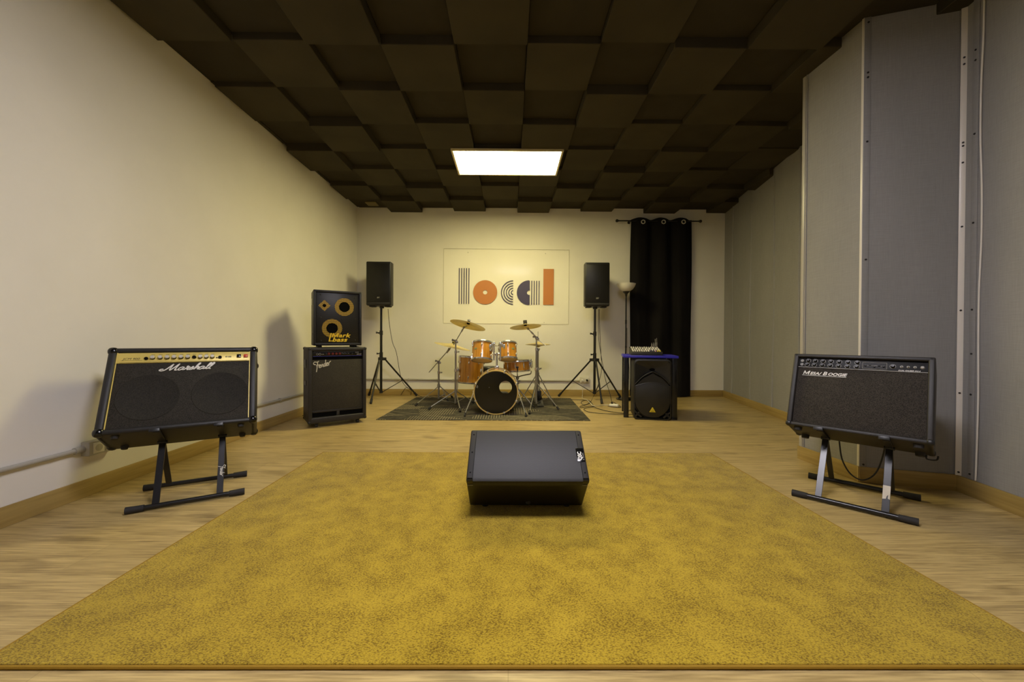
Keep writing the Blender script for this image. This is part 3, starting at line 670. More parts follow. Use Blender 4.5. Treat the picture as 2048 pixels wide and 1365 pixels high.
def amp_stand(fL, fR, rL, rR, A, label, arm, hint):
    fL, fR, rL, rR = (V((p[0], p[1], 0)) for p in (fL, fR, rL, rR))
    base = (fL + fR + rL + rR) / 4; st = thing('amplifier_stand', label, 'amplifier stand', T(base), 'tilting amplifier stands', world=True)
    w = ((fR - fL).normalized() + (rR - rL).normalized()).normalized()
    zb = 0.0185
    for a, b, nm in ((fL, fR, 'base_bar'), (rL, rR, 'base_bar')):
        d = (b - a).normalized(); a2, b2 = a + V((0, 0, zb)), b + V((0, 0, zb))
        o = MB().cyl(a2 + d * 0.03, b2 - d * 0.03, 0.0135, None, 16).build(nm, 'black_metal', st)
        for p, s in ((a2, 1), (b2, -1)):
            MB().cyl(p, p + d * s * 0.072, 0.0185, 0.0165, 16).build('end_cap', 'rubber', o)
    fm, rm = (fL + fR) / 2, (rL + rR) / 2; Ai = A.inverted()
    legs = []
    for sx in (-1, 1):
        fb, rb = fm + w * sx * 0.137 + V((0, 0, zb)), rm + w * sx * 0.137 + V((0, 0, zb))
        xl = (Ai @ (fb)).x
        tip, piv = A @ V((xl, -0.012, -0.011)), A @ V((xl, arm, -0.018))
        lg_ = MB().bar(fb, piv, 0.030, 0.011, w).build('leg', 'strap_metal', st); legs.append((lg_, fb, piv))
        MB().bar(rb, piv, 0.028, 0.009, w).build('leg', 'strap_metal', st)
        ar = MB().bar(tip, A @ V((xl, arm + 0.02, -0.011)), 0.03, 0.012, w)
        ar.box(A @ V((xl - 0.008, -0.016, -0.004)), (0.044, 0.008, 0.02), 0.002, A.to_3x3())
        ar.cyl(piv - w * 0.022, piv + w * 0.022, 0.009, None, 12)
        ar.build('support_arm', 'black_plastic', st)
    return st, w, legs
st, w, legs = amp_stand((-1.977, 1.994), (-1.544, 2.257), (-2.169, 2.298), (-1.728, 2.549), A1, 'black folding stand holding the gold-panel amplifier', 0.165, 0)
# white script decal on its leg
lgo, a, b = legs[1]; d = (b - a).normalized(); n = w.cross(d); n = -n if n.y > 0 else n
sc = 0.066 / 5.9; mx = Matrix((-d * sc, n * sc, w * sc)).transposed().to_4x4(); mx = T(a + d * 0.172 + n * 0.0068 - w * 0.004) @ mx
MB().script(FEND, mx, 0.0012, 0.0008, 0.15).build('script_decal', 'white_print', lgo)
st, w, legs = amp_stand((1.668, 2.258), (2.026, 1.888), (1.988, 2.544), (2.350, 2.181), A2, 'black folding stand with a torn paper sticker on one leg', 0.165, 0)
lgo, a, b = legs[1]; d = (b - a).normalized(); n = w.cross(d); n = -n if n.y > 0 else n
stk = MB(); R3 = Matrix((w, n, d)).transposed()
stk.prism([(-0.0145, 0), (-0.0145, 0.072), (0.0145, 0.072), (0.0145, 0.002), (0.006, 0.006), (0.007, 0.025), (0.002, 0.018), (-0.001, 0.003)], 0, 0.0008, 'y', rot=R3, at_=a + d * 0.075 + n * 0.0056)
stk.build('paper_sticker', 'paper', lgo)
cab = [at(1540 + x / 3.59, 690 + y / 3.59, yy) for x, y, yy in [(495, 640, 2.37), (500, 720, 2.36), (520, 830, 2.34), (580, 930, 2.31), (670, 972, 2.29), (760, 920, 2.27), (815, 780, 2.25), (830, 640, 2.23)]]
tag(MB().tube(cab, 0.0042, 8).build('power_cable', 'black_plastic'), 'black cable drooping in a loop below the amplifier with dark knobs', 'cable')

# ------------------------------------------------------------------ bass combo with a cabinet on top
F1 = T((-1.7758, 4.018, 0.0)) @ RZ(0.6166); Wf, Hf, Df, zf = 0.562, 0.767, 0.345, 0.045
t = thing('bass_amplifier', 'tall black bass combo with silver script badge and grey grille on castors', 'amplifier', F1)
b = MB(); b.box((-Wf / 2 + 0.019, Df / 2, zf + Hf / 2), (0.038, Df, Hf), 0.01, None, 0, 3).box((Wf / 2 - 0.019, Df / 2, zf + Hf / 2), (0.038, Df, Hf), 0.01, None, 0, 3)
b.box((0, Df / 2, zf + Hf - 0.017), (Wf - 0.004, Df, 0.034), 0.01, None, 0, 3).box((0, Df / 2, zf + 0.03), (Wf - 0.004, Df, 0.06), 0.01, None, 0, 3)
b.box((0, Df / 2 + 0.02, zf + Hf / 2), (Wf - 0.04, Df - 0.06, Hf - 0.04)); b.box((0, 0.03, zf + 0.083), (0.03, 0.03, 0.06), 0.003); b.box((0, 0.03, zf + 0.117), (Wf - 0.07, 0.03, 0.022), 0.003)
b.build('cabinet', 'tolex_soft', t)
gz0, gz1 = zf + 0.128, zf + Hf - 0.124
MB().box((0, 0.022, (gz0 + gz1) / 2), (Wf - 0.076, 0.018, gz1 - gz0), 0.003).build('grille_cloth', 'cloth_silver', t)
MB().box((-0.128, 0.028, zf + 0.083), (0.216, 0.01, 0.045)).build('bass_port', 'dark_hole', t); MB().box((0.128, 0.028, zf + 0.083), (0.216, 0.01, 0.045)).build('bass_port', 'dark_hole', t)
cp = MB().box((0, 0.024, zf + Hf - 0.062), (Wf - 0.076, 0.012, 0.052), 0.002).build('control_panel', 'black_gloss', t)
MB().box((0, 0.026, zf + Hf - 0.106), (Wf - 0.076, 0.012, 0.034), 0.002).build('handle_slot', 'dark_hole', t)
MB().box((0, 0.0165, zf + Hf - 0.0875), (Wf - 0.09, 0.003, 0.004)).build('accent_line', 'blue_line', cp)
pw = Wf - 0.076
def pf(c): return (c - 185) / (975 - 185) * pw - pw / 2
k0 = None
for c in (435, 495, 550, 605):
    if k0 is None: k0 = knob_mesh(0.011, 0.016).build('knob', 'red_knob', cp); k0.location = (pf(c), 0.018, zf + Hf - 0.064)
    else: copy_part(k0, (pf(c), 0.018, zf + Hf - 0.064), cp)
for c in (395, 805): MB().lathe([(0, -0.014), (0.009, -0.014), (0.011, 0), (0, 0)], 16, T((pf(c), 0.018, zf + Hf - 0.064)) @ RX(-PI / 2)).build('knob', 'black_plastic', cp)
for c in (260, 298): MB().lathe([(0.007, 0), (0.007, -0.005), (0.0105, -0.005), (0.0115, 0)], 18, T((pf(c), 0.018, zf + Hf - 0.066)) @ RX(-PI / 2)).build('input_jack', 'dull_chrome', cp)
for c in (330, 352): MB().box((pf(c), 0.016, zf + Hf - 0.067), (0.008, 0.006, 0.008), 0.001).build('push_button', 'grey_print', cp)
lt = MB()
for c, zz in ((645, 0.003), (665, -0.003), (685, 0.005), (707, 0.0), (745, 0.0)): lt.box((pf(c), 0.0178, zf + Hf - 0.062 + zz), (0.012, 0.0008, 0.0025))
lt.text('BASS', 0.0165, T((pf(858), 0.0178, zf + Hf - 0.058)) @ FACE, 0.0004, 0, 0.0004, 0.95); lt.text('BXR 60', 0.0155, T((pf(882), 0.0178, zf + Hf - 0.077)) @ FACE, 0.0004, 0, 0.0006, 0.95)
lt.box((0, 0.0178, zf + Hf - 0.04), (pw - 0.03, 0.0006, 0.0012)); lt.build('panel_lettering', 'grey_print', cp)
sc = 0.165 / 5.9
MB().script(FEND, T((-0.228, 0.011, gz1 - 0.098)) @ RY(-0.26) @ Matrix.Diagonal((sc, sc, sc * 1.15, 1)), 0.0042, 0.0024, 0.22).build('script_badge', 'bright_cap', t)
for sx in (-1, 1):
    for sy in (0.014, Df - 0.014):
        for z in (zf + 0.014, zf + Hf - 0.014): MB().box((sx * (Wf / 2 - 0.013), sy, z), (0.034, 0.034, 0.034), 0.014, None, 0, 3).build('corner_protector', 'black_plastic', t)
for x in (-0.20, 0.20):
    for y in (0.05, Df - 0.05):
        cs = MB().box((x, y, zf - 0.004), (0.044, 0.044, 0.006), 0.001).box((x - 0.014, y, zf - 0.016), (0.003, 0.026, 0.024)).box((x + 0.014, y, zf - 0.016), (0.003, 0.026, 0.024)).build('castor', 'black_metal', t)
        MB().cyl((x - 0.0115, y, 0.0225), (x + 0.0115, y, 0.0225), 0.0225, None, 20).build('wheel', 'rubber', cs)
for z in (0.40, 0.60): MB().box((-Wf / 2 - 0.001, 0.18, zf + z), (0.008, 0.10, 0.09 if z > 0.5 else 0.05), 0.003).build('side_handle', 'black_gloss', t)

G1 = T((-1.797, 4.058, 0.812)) @ RZ(0.53); Wg, Hg, Dg, zg = 0.464, 0.574, 0.345, 0.02
t = thing('speaker_cabinet', 'black bass cabinet with yellow rings behind its grille, atop the castor combo', 'speaker', G1)
b = MB(); b.box((-Wg / 2 + 0.012, Dg / 2, zg + Hg / 2), (0.024, Dg, Hg), 0.006).box((Wg / 2 - 0.012, Dg / 2, zg + Hg / 2), (0.024, Dg, Hg), 0.006)
b.box((0, Dg / 2, zg + Hg - 0.012), (Wg - 0.004, Dg, 0.024), 0.006).box((0, Dg / 2, zg + 0.014), (Wg - 0.004, Dg, 0.028), 0.006).box((0, Dg / 2 + 0.02, zg + Hg / 2), (Wg - 0.03, Dg - 0.05, Hg - 0.03))
b.build('cabinet', 'tolex', t)
gr = MB().box((0, 0.014, zg + Hg / 2 + 0.002), (Wg - 0.05, 0.008, Hg - 0.056), 0.003).build('grille', 'grille_cab', t)
def pg(u, v): return ((u - 285) / (1110 - 285) * (Wg - 0.05) - (Wg - 0.05) / 2, zg + Hg - 0.026 - (v - 205) / (1175 - 205) * (Hg - 0.056))
for u, v, ro, ri in ((818, 470, 0.0935, 0.053), (583, 895, 0.097, 0.055)):
    x, z = pg(u, v); MB().lathe([(ri, 0), (ri, -0.0015), (ro, -0.0015), (ro, 0)], 48, T((x, 0.0102, z)) @ RX(-PI / 2), closed=True).build('yellow_ring', 'grille_yellow', gr)
    MB().lathe([(0, -0.0008), (ri, -0.0008), (ri, 0), (0, 0)], 40, T((x, 0.0102, z)) @ RX(-PI / 2)).build('cone_centre', 'dark_hole', gr)  # flat dark disc filling the middle of the ring
x, z = pg(438, 455); r = 0.058; ri = 0.017
dm = MB(); O4 = [(x - r, z), (x, z - r), (x + r, z), (x, z + r)]; n8 = 24
oc = [(x + ri * math.cos(2 * PI * k / n8), z + ri * math.sin(2 * PI * k / n8)) for k in range(n8)]
dm.prism(O4, 0.0087, 0.0102, 'y'); dm.build('yellow_diamond', 'grille_yellow', gr)
MB().lathe([(0, -0.002), (ri, -0.002), (ri, 0), (0, 0)], 24, T((x, 0.0098, z)) @ RX(-PI / 2)).build('tweeter_centre', 'dark_hole', gr)
for u, v in ((365, 243), (1022, 280), (370, 690), (1025, 703), (775, 715), (375, 1137), (1030, 1130)):
    x, z = pg(u, v); MB().lathe([(0, -0.003), (0.005, -0.003), (0.008, 0), (0, 0)], 14, T((x, 0.0102, z)) @ RX(-PI / 2)).build('screw', 'rubber', gr)
lg = MB(); x, z = pg(560, 1065)
letter_m(lg, x + 0.008, 0.0085, z - 0.002, 0.056, 0.042, 0.011, 0.28, 0.003); lg.text('ark', 0.060, T((x + 0.071, 0.0085, z - 0.002)) @ FACE, 0.0015, 0.28, 0.0016, 1.34, space=1.05); lg.text('bass', 0.060, T((x + 0.010, 0.0085, z - 0.047)) @ FACE, 0.0015, 0.28, 0.0019, 1.34, space=1.05)
lg.bar((x - 0.018, 0.0085, z - 0.047), (x + 0.002, 0.0085, z + 0.041), 0.012, 0.003, (1, 0, 0)); lg.box((x + 0.002, 0.0085, z - 0.041), (0.03, 0.003, 0.008))
lg.build('lettering', 'yellow_logo', t)
for x in (-0.17, 0.17):
    for y in (0.05, 0.29): MB().cyl((x, y, 0.001), (x, y, zg + 0.002), 0.022, 0.018, 14).build('rubber_foot', 'rubber', t)
for z in (0.46, 0.12): MB().box((-Wg / 2 - 0.0005, 0.17, zg + z), (0.006, 0.12 if z > 0.3 else 0.03, 0.07 if z > 0.3 else 0.03), 0.002).build('side_handle', 'black_gloss', t)
tag(MB().tube([fl(607, 818) + V((0, 0, 0.05)), fl(601, 826) + V((0, 0, 0.006)), fl(604, 832) + V((0, 0, 0.004)), fl(612, 831) + V((0, 0, 0.004))], 0.004).build('power_cable', 'black_plastic'), 'short black cord end on the floor beside the castor bass combo', 'cable')

# ------------------------------------------------------------------ loudspeakers on tripods
def pa_speaker(x, y, z, yaw, label):
    t = thing('loudspeaker', label, 'speaker', T((x, y, z)) @ RZ(yaw), 'loudspeakers on tripods')
    w, h, d = 0.356, 0.632, 0.34
    pr = [(-w / 2, 0), (w / 2, 0), (w / 2, 0.13), (w / 2 - 0.08, d), (-w / 2 + 0.08, d), (-w / 2, 0.13)]
    MB().prism(pr, 0.0, h, 'z', 0.016, 0, 3).build('body', 'black_plastic', t)
    MB().prism([(-w / 2 + 0.014, 0.052), (w / 2 - 0.014, 0.052), (w / 2 - 0.014, h - 0.045), (w / 2 - 0.03, h - 0.028), (-w / 2 + 0.03, h - 0.028), (-w / 2 + 0.014, h - 0.045)], -0.009, 0.004, 'y', 0.004).build('grille', 'grille_dark', t)
    MB().box((0, -0.004, 0.03), (w - 0.03, 0.012, 0.036), 0.005).build('lower_strip', 'rubber', t)
    bg = MB().box((0.0, -0.0105, 0.112), (0.05, 0.004, 0.036), 0.006).build('badge', 'rubber', t)
    MB().text('EV', 0.026, T((-0.018, -0.0127, 0.102)) @ FACE, 0.0004, 0.2, 0.0008, 1.1).build('lettering', 'grey_print', bg)
    for sx in (-1, 1): MB().box((sx * 0.11, 0.10, -0.008), (0.075, 0.12, 0.018), 0.006).build('foot', 'rubber', t)
    MB().cyl((0, 0.16, -0.03), (0, 0.16, 0.01), 0.032, 0.036, 18).build('pole_socket', 'black_metal', t)
    return t
pa_speaker(-1.89, 5.57, 1.380, 0.03, 'black loudspeaker on the tripod behind the bass cabinets')
pa_speaker(1.262, 5.57, 1.386, -0.02, 'black loudspeaker on the tripod beside the floor lamp')
def speaker_stand(base, top, feet, label, knob):
    st = thing('speaker_stand', label, 'speaker stand', T((base.x, base.y, 0)), 'tripod speaker stands', world=True)
    bx, by = base.x, base.y; P = lambda z: V((bx, by, z))
    MB().cyl(P(0.10), P(0.99), 0.0185, None, 20).build('pole', 'black_metal', st)
    MB().cyl(P(0.95), P(top), 0.0165, None, 20).build('extension_pole', 'black_metal', st)
    c = MB().cyl(P(0.955), P(1.02), 0.024, None, 18).box(P(0.985) + V((-0.03, -0.005, 0)), (0.03, 0.03, 0.022), 0.004).build('collar', 'black_plastic', st)
    MB().cyl(P(0.99) + V((-0.035, -0.01, 0)), P(0.99) + V((-0.07, -0.015, 0)), 0.006, 0.016, 10).build('knob', 'black_plastic', c)
    c = MB().cyl(P(0.58), P(0.625), 0.034, None, 18).cyl(P(0.625), P(0.70), 0.025, None, 18)
    hubs = []
    for f in feet:
        d = V((f.x - bx, f.y - by, 0)); d.normalize(); hubs.append(d); c.box(P(0.600) + d * 0.045, (0.06, 0.036, 0.042), 0.005, Matrix.Rotation(math.atan2(d.y, d.x), 3, 'Z'))
    c = c.build('leg_hub', 'black_plastic', st)
    MB().cyl(P(0.68) + V((-0.02, -0.01, 0)), P(0.68) + V((-0.06, -0.015, 0)), 0.006, 0.014, 10).build('knob', 'black_plastic', c)
    MB().cyl(P(0.095), P(0.13), 0.026, 0.024, 18).build('lower_collar', 'black_plastic', st)
    for f, d in zip(feet, hubs):
        a = P(0.590) + d * 0.062; b = V((f.x, f.y, 0.017))
        lg_ = MB().cyl(a, b, 0.0125, None, 14).build('leg', 'black_metal', st)
        e = (b - a).normalized(); MB().cyl(b - e * 0.06, b + e * 0.006, 0.017, 0.019, 14).build('rubber_foot', 'rubber', lg_)
        mid = a.lerp(b, 0.56); MB().bar(P(0.11) + d * 0.02, mid, 0.014, 0.008, V((-d.y, d.x, 0))).build('brace', 'black_metal', st)
    return st
speaker_stand(V((-1.90, 5.72, 0)), 1.349, [V((-1.905, 5.315, 0)), V((-1.455, 6.05, 0)), V((-2.20, 6.06, 0))], 'black tripod stand under the loudspeaker behind the bass cabinets', 0)
speaker_stand(V((1.262, 5.72, 0)), 1.355, [V((0.775, 6.05, 0)), V((1.292, 5.38, 0)), V((1.712, 5.95, 0))], 'black tripod stand under the loudspeaker beside the floor lamp', 0)
c1 = [at(776, 618, 5.70), at(779, 650, 5.70), at(785, 685, 5.70), at(793, 707, 5.72), V((-1.61, 5.80, 0.26)), V((-1.47, 5.90, 0.10)), V((-1.37, 5.98, 0.006)), V((-1.2, 6.06, 0.006)), V((-1.0, 6.1, 0.006))]
tag(MB().tube(c1, 0.0038, 7).build('speaker_cable', 'black_plastic'), 'thin black cable hanging from the loudspeaker behind the bass cabinets', 'cable')
tag(MB().tube([V((-1.72, 6.11, 0.005)), at(806, 784, 6.11), at(812, 776, 6.11), at(822, 781, 6.11), V((-1.56, 6.11, 0.005))], 0.0038, 7).build('floor_cable', 'black_plastic'), 'small black cable loop against the baseboard behind a tripod foot', 'cable')
c1 = [at(1197, 619, 5.62), at(1197, 672, 5.62), at(1201, 704, 5.60), at(1206, 733, 5.55), at(1211, 760, 5.48), at(1219, 785, 5.36), fl(1224, 806, 0.03)]
tag(MB().tube(c1, 0.0038, 7).build('speaker_cable', 'black_plastic'), 'black cable running from the lampside loudspeaker down to the white power strip', 'cable')
c2 = [at(1199, 619, 5.84), at(1199, 650, 5.86), at(1202, 710, 5.90), at(1203, 740, 5.92), at(1199, 760, 5.92), at(1193, 780, 5.90), fl(1187, 793, 0.006), fl(1181, 804, 0.006), fl(1171, 810, 0.006), fl(1163, 808, 0.006), fl(1164, 803, 0.006), fl(1176, 801, 0.006), fl(1183, 806, 0.006),
      fl(1190, 815, 0.006), fl(1207, 821, 0.006), fl(1228, 825, 0.006), fl(1252, 827.5, 0.006)]
tag(MB().tube(c2, 0.0038, 7).build('speaker_cable', 'black_plastic'), 'long black cable coiling on the floor below the lampside loudspeaker', 'cable')
c3 = [fl(1141, 799.5, 0.011), fl(1160, 800.5, 0.006), fl(1176, 801.5, 0.010), fl(1180, 806, 0.013), fl(1170, 811, 0.010), fl(1160, 813.5, 0.006), fl(1162, 816, 0.006), fl(1178, 813, 0.010), fl(1188, 814, 0.010), fl(1172, 816.5, 0.006), fl(1168, 820, 0.006), fl(1180, 825, 0.006), fl(1212, 828, 0.012), fl(1268, 829.5, 0.006)]
tag(MB().tube(c3, 0.0038, 7).build('floor_cable', 'black_plastic'), 'black cable snaking over the floor from drum mat to blue-topped table', 'cable')
tag(MB().tube([at(1165, 766, 6.10), at(1165, 775, 6.08), at(1165, 790, 6.05), fl(1165, 797, 0.014), fl(1175, 801, 0.024), fl(1187, 812, 0.030), fl(1205, 811, 0.008), fl(1221, 810.5, 0.012)], 0.004, 7).build('extension_lead', 'socket_plastic'), 'white lead running from the wall socket to the power strip', 'cable')
t = thing('power_strip', 'small white plug block on the floor beside the blue-topped table', 'power strip', T(fl(1228, 814)) @ RZ(-0.4))
MB().box((0, 0, 0.019), (0.125, 0.065, 0.038), 0.016, None, 0, 3).build('housing', 'white_plastic', t)
MB().cyl((-0.025, 0, 0.03), (-0.03, 0, 0.062), 0.014, 0.011, 12).build('plug', 'black_plastic', t)
lp = MB().tube([V((-0.08, -0.02, 0.006)), V((0.0, -0.075, 0.006)), V((0.085, -0.05, 0.006)), V((0.08, 0.03, 0.006)), V((0.0, 0.03, 0.05)), V((-0.03, 0.0, 0.065))], 0.0036, 7).build('plug_cord', 'black_plastic', t)

# ------------------------------------------------------------------ drum kit
def drum(name, label, mx, R, H, lugs, bottom=True, phase=0.0, group=None, badge=None, strainer=False, shellm='drum_amber'):
    t = thing(name, label, 'drum', mx, group)                # axis z, centred on the shell's lower rim
    MB().lathe([(R, 0.004), (R, H - 0.004), (R - 0.006, H - 0.004), (R - 0.006, 0.004)], 48, closed=True).build('shell', shellm, t)
    for z, nm, s in ((H, 'batter_head', 1), (0, 'resonant_head', -1)):
        MB().lathe([(0, z + s * 0.004), (R * 0.93, z + s * 0.004), (R + 0.001, z + s * 0.001), (R + 0.001, z - s * 0.003), (0, z - s * 0.0005)], 48).build(nm, 'drum_head', t)
        MB().lathe([(R + 0.002, z - s * 0.008), (R + 0.010, z - s * 0.008), (R + 0.009, z + s * 0.004), (R + 0.005, z + s * 0.013), (R + 0.001, z + s * 0.013), (R + 0.001, z + s * 0.006)], 48, closed=True).build('hoop', 'chrome', t)
    first = None
    for k in range(lugs):
        a = phase + 2 * PI * k / lugs
        for z in ((H * 0.78, H * 0.22) if H > 0.13 else (H * 0.5,)):
            if first is None:
                lm = MB().sphere((R + 0.007, 0, 0), 0.009, (0.9, 1.0, 2.1 if H > 0.13 else 4.0), 12).cyl((R + 0.009, 0, -0.03 if H < 0.13 else -0.012), (R + 0.009, 0, H * 0.24 if H > 0.13 else H * 0.48), 0.0028, None, 8)
                first = lm.build('lug', 'chrome', t); o = first
            else: o = copy_part(first, (0, 0, 0), t)
            o.location = (0, 0, z); o.rotation_euler = (0 if z > H * 0.4 else PI, 0, a if z > H * 0.4 else a)
    if badge is not None:
        a = badge; MB().sphere((0, 0, 0), 0.02, (1.0, 0.12, 0.62), 16).xf(T((R * math.cos(a), R * math.sin(a), H * 0.55)) @ RZ(a + PI / 2)).build('badge', 'badge_green', t)
    return t
# bass drum: axis along the room
BX, BY, BZ, BR = -0.160, 4.56, 0.2735, 0.252
t = thing('bass_drum', 'amber bass drum with black front head and natural maple hoop', 'drum', T((BX, BY, BZ)) @ RX(-PI / 2))   # local z runs to the back
DB = 0.42
MB().lathe([(BR - 0.004, 0.03), (BR - 0.004, DB - 0.03), (BR - 0.012, DB - 0.03), (BR - 0.012, 0.03)], 64, closed=True).build('shell', 'drum_amber', t)
for z0, z1 in ((-0.002, 0.036), (DB - 0.036, DB + 0.002)):
    MB().lathe([(BR, z0), (BR + 0.012, z0), (BR + 0.0135, z0 + 0.004), (BR + 0.0135, z1), (BR, z1)], 72, closed=True).build('hoop', 'maple_hoop', t)
hx, hz, hr = 0.114, 0.062, 0.076                            # round opening cut in the head (x to the right, z up)
hd_ = MB(); tb = bmesh.new(); nseg = 72; outer = []; inner = []
for k in range(nseg):
    a = 2 * PI * k / nseg; outer.append(tb.verts.new(((BR + 0.001) * math.cos(a), (BR + 0.001) * math.sin(a), 0.0)))
for k in range(nseg):
    a = 2 * PI * k / nseg; inner.append(tb.verts.new((hx + hr * 0.99 * math.cos(a), -hz + hr * math.sin(a), 0.0)))
for k in range(nseg): tb.faces.new((outer[k], outer[(k + 1) % nseg], inner[(k + 1) % nseg], inner[k]))
hd_._add(tb, 0); hd_.xf(T((0, 0, 0.006))); hd_.build('front_head', 'bass_head', t)
MB().box((0.06, 0.12, 0.22), (0.20, 0.19, 0.22), 0.05, None, 0, 4).build('damping_pillow', 'black_plastic', t)
MB().lathe([(0.007, 0.0), (0.013, 0.0), (0.013, 0.0012), (0.007, 0.0012)], 20, T((-0.222, -0.067, 0.0045)) @ Matrix.Diagonal((0.8, 1.25, 1, 1)), closed=True).build('head_mark', 'grey_print', t)
MB().cyl((-0.08, -0.06, 0.0045), (-0.08, -0.06, 0.0062), 0.004, None, 10).build('head_dot', 'grey_print', t)
clawo = None
for k in range(8):
    a = PI / 8 + k * PI / 4
    cl = MB().box((BR + 0.013, 0, 0.012), (0.012, 0.02, 0.034), 0.004).box((BR + 0.006, 0, -0.004), (0.022, 0.016, 0.006), 0.002).cyl((BR + 0.017, 0, -0.012), (BR + 0.017, 0, 0.14), 0.0035, None, 8).sphere((BR + 0.017, 0, 0.15), 0.013, (0.8, 0.8, 1.6))
    if clawo is None: clawo = cl.build('claw_hook', 'chrome', t); clawo.rotation_euler = (0, 0, a)
    else: o = copy_part(clawo, (0, 0, 0), t); o.rotation_euler = (0, 0, a)
wi = T((BX, BY, BZ)) @ RX(-PI / 2)
for sx, foot in ((-1, V((-0.518, 4.462, 0.028))), (1, V((0.197, 4.466, 0.028)))):
    a = V((BX + sx * 0.268, 4.66, 0.262)); w2 = wi.inverted()
    sp = MB().cyl(w2 @ a, w2 @ foot, 0.0075, 0.0065, 12).build('spur', 'chrome', t)
    MB().box(w2 @ (a + V((sx * -0.003, 0.01, 0.006))), (0.034, 0.034, 0.04), 0.008).build('spur_bracket', 'chrome', sp)
    MB().cyl(w2 @ (foot + (a - foot).normalized() * 0.03), w2 @ (foot - V((0, 0, 0.014))), 0.011, 0.014, 12).build('rubber_foot', 'rubber', sp)
mt = V((-0.158, 4.75, 0))
tm = MB(); w2 = wi.inverted(); Wp = lambda x, y, z: w2 @ V((x, y, z))
tm.box(Wp(mt.x, mt.y, 0.553), (0.055, 0.05, 0.055), 0.008).cyl(Wp(mt.x, mt.y, 0.53), Wp(mt.x, mt.y, 0.74), 0.012, None, 14).cyl(Wp(mt.x, mt.y, 0.70), Wp(mt.x, mt.y, 0.735), 0.02, None, 14)
tm.cyl(Wp(mt.x - 0.05, mt.y, 0.725), Wp(mt.x + 0.05, mt.y, 0.725), 0.014, None, 12)
tmo = tm.build('tom_mount', 'chrome', t)
for sx, ux in ((-1, -0.034), (1, 0.045)):
    ar = MB(); x = mt.x + ux; my = 4.715
    ar.cyl(Wp(x, my, 0.645), Wp(x, my, 0.845), 0.0105, None, 12).box(Wp(x, my, 0.845), (0.03, 0.034, 0.034), 0.008).sphere(Wp(x, my, 0.862), 0.015).cyl(Wp(x, my, 0.725), Wp(x, mt.y, 0.725), 0.011, None, 10)
    ar.cyl(Wp(x, my, 0.838), Wp(x + sx * 0.055, my - 0.004, 0.815), 0.008, None, 10).box(Wp(x + sx * 0.045, my - 0.002, 0.815), (0.03, 0.055, 0.022), 0.006).box(Wp(x + sx * 0.022, my - 0.004, 0.83), (0.018, 0.05, 0.026), 0.006)
    ar.cyl(Wp(x - sx * 0.012, my - 0.015, 0.83), Wp(x - sx * 0.03, my - 0.03, 0.822), 0.005, 0.009, 8).build('tom_arm', 'chrome', tmo)

def tilted(x, y, z, tx, ty=0.0, rz=0.0): return T((x, y, z)) @ RZ(rz) @ RY(ty) @ RX(tx)
tl = drum('tom_drum', 'larger amber rack tom, over the floor tom side of the bass drum', tilted(-0.348, 4.82, 0.643, -0.29, 0.03), 0.127, 0.215, 6, phase=-PI / 2 + 0.0, group='rack toms', badge=-PI / 2 - 0.62)
tr = drum('tom_drum', 'smaller amber rack tom, over the snare side of the bass drum', tilted(-0.018, 4.83, 0.658, -0.29, -0.03), 0.111, 0.195, 6, phase=-PI / 2, group='rack toms', badge=-PI / 2 + 0.62)
for o, ang in ((tl, -0.55), (tr, PI + 0.55)):
    R_ = 0.127 if o is tl else 0.111; q = T((0, 0, 0.13 if o is tl else 0.115)) @ RZ(ang)
    mbk = MB().box((R_ + 0.006, 0, 0), (0.012, 0.058, 0.07), 0.004).box((R_ + 0.018, 0, 0.0), (0.018, 0.03, 0.03), 0.005)
    for dy in (-0.02, 0.02):
        for dz in (-0.024, 0.024): mbk.sphere((R_ + 0.013, dy, dz), 0.0065)
    mbk.xf(q).build('mount_bracket', 'chrome', o)
ft = drum('floor_tom', 'deep amber floor tom standing on rod legs', tilted(-0.546, 5.40, 0.300, -0.03, 0.045), 0.174, 0.352, 8, phase=-PI / 2 - 0.1)
Fi = tilted(-0.546, 5.40, 0.300, -0.03, 0.045).inverted()
for a in (-2.62, -1.75 + PI, -0.55):
    b0 = V((-0.546 + 0.192 * math.cos(a), 5.40 + 0.192 * math.sin(a), 0.0))
    lg_ = MB().tube([Fi @ (b0 + V((0, 0, 0.52))), Fi @ (b0 + V((0, 0, 0.25))), Fi @ (b0 + V((0.02 * math.cos(a), 0.02 * math.sin(a), 0.12))), Fi @ (b0 + V((0.02 * math.cos(a), 0.02 * math.sin(a), 0.02)))], 0.0052, 8, 0, 4).build('leg', 'chrome', ft)
    MB().box(Fi @ (b0 + V((-0.008 * math.cos(a), -0.008 * math.sin(a), 0.47))), (0.03, 0.03, 0.05), 0.006).build('leg_bracket', 'chrome', lg_)
    MB().cyl(Fi @ (b0 + V((0.02 * math.cos(a), 0.02 * math.sin(a), 0.045))), Fi @ (b0 + V((0.02 * math.cos(a), 0.02 * math.sin(a), 0.008))), 0.011, 0.013, 10).build('rubber_foot', 'rubber', lg_)
sn = drum('snare_drum', 'shallow amber snare drum on a basket stand', tilted(0.104, 5.16, 0.487, -0.02, -0.05), 0.172, 0.125, 10, phase=-PI / 2 - 0.14)
stn = MB().box((0.0, -0.185, 0.052), (0.034, 0.014, 0.02), 0.004).box((0.0, -0.186, 0.03), (0.016, 0.01, 0.07), 0.003).build('strainer', 'black_metal', sn)
MB().cyl((0.19, 0, 0.02), (0.19, 0, 0.145), 0.007, None, 10).cyl((0.205, -0.01, 0.03), (0.205, -0.01, 0.12), 0.004, None, 8).box((0.185, 0, 0.07), (0.02, 0.03, 0.06), 0.005).build('throw_off', 'chrome', sn)
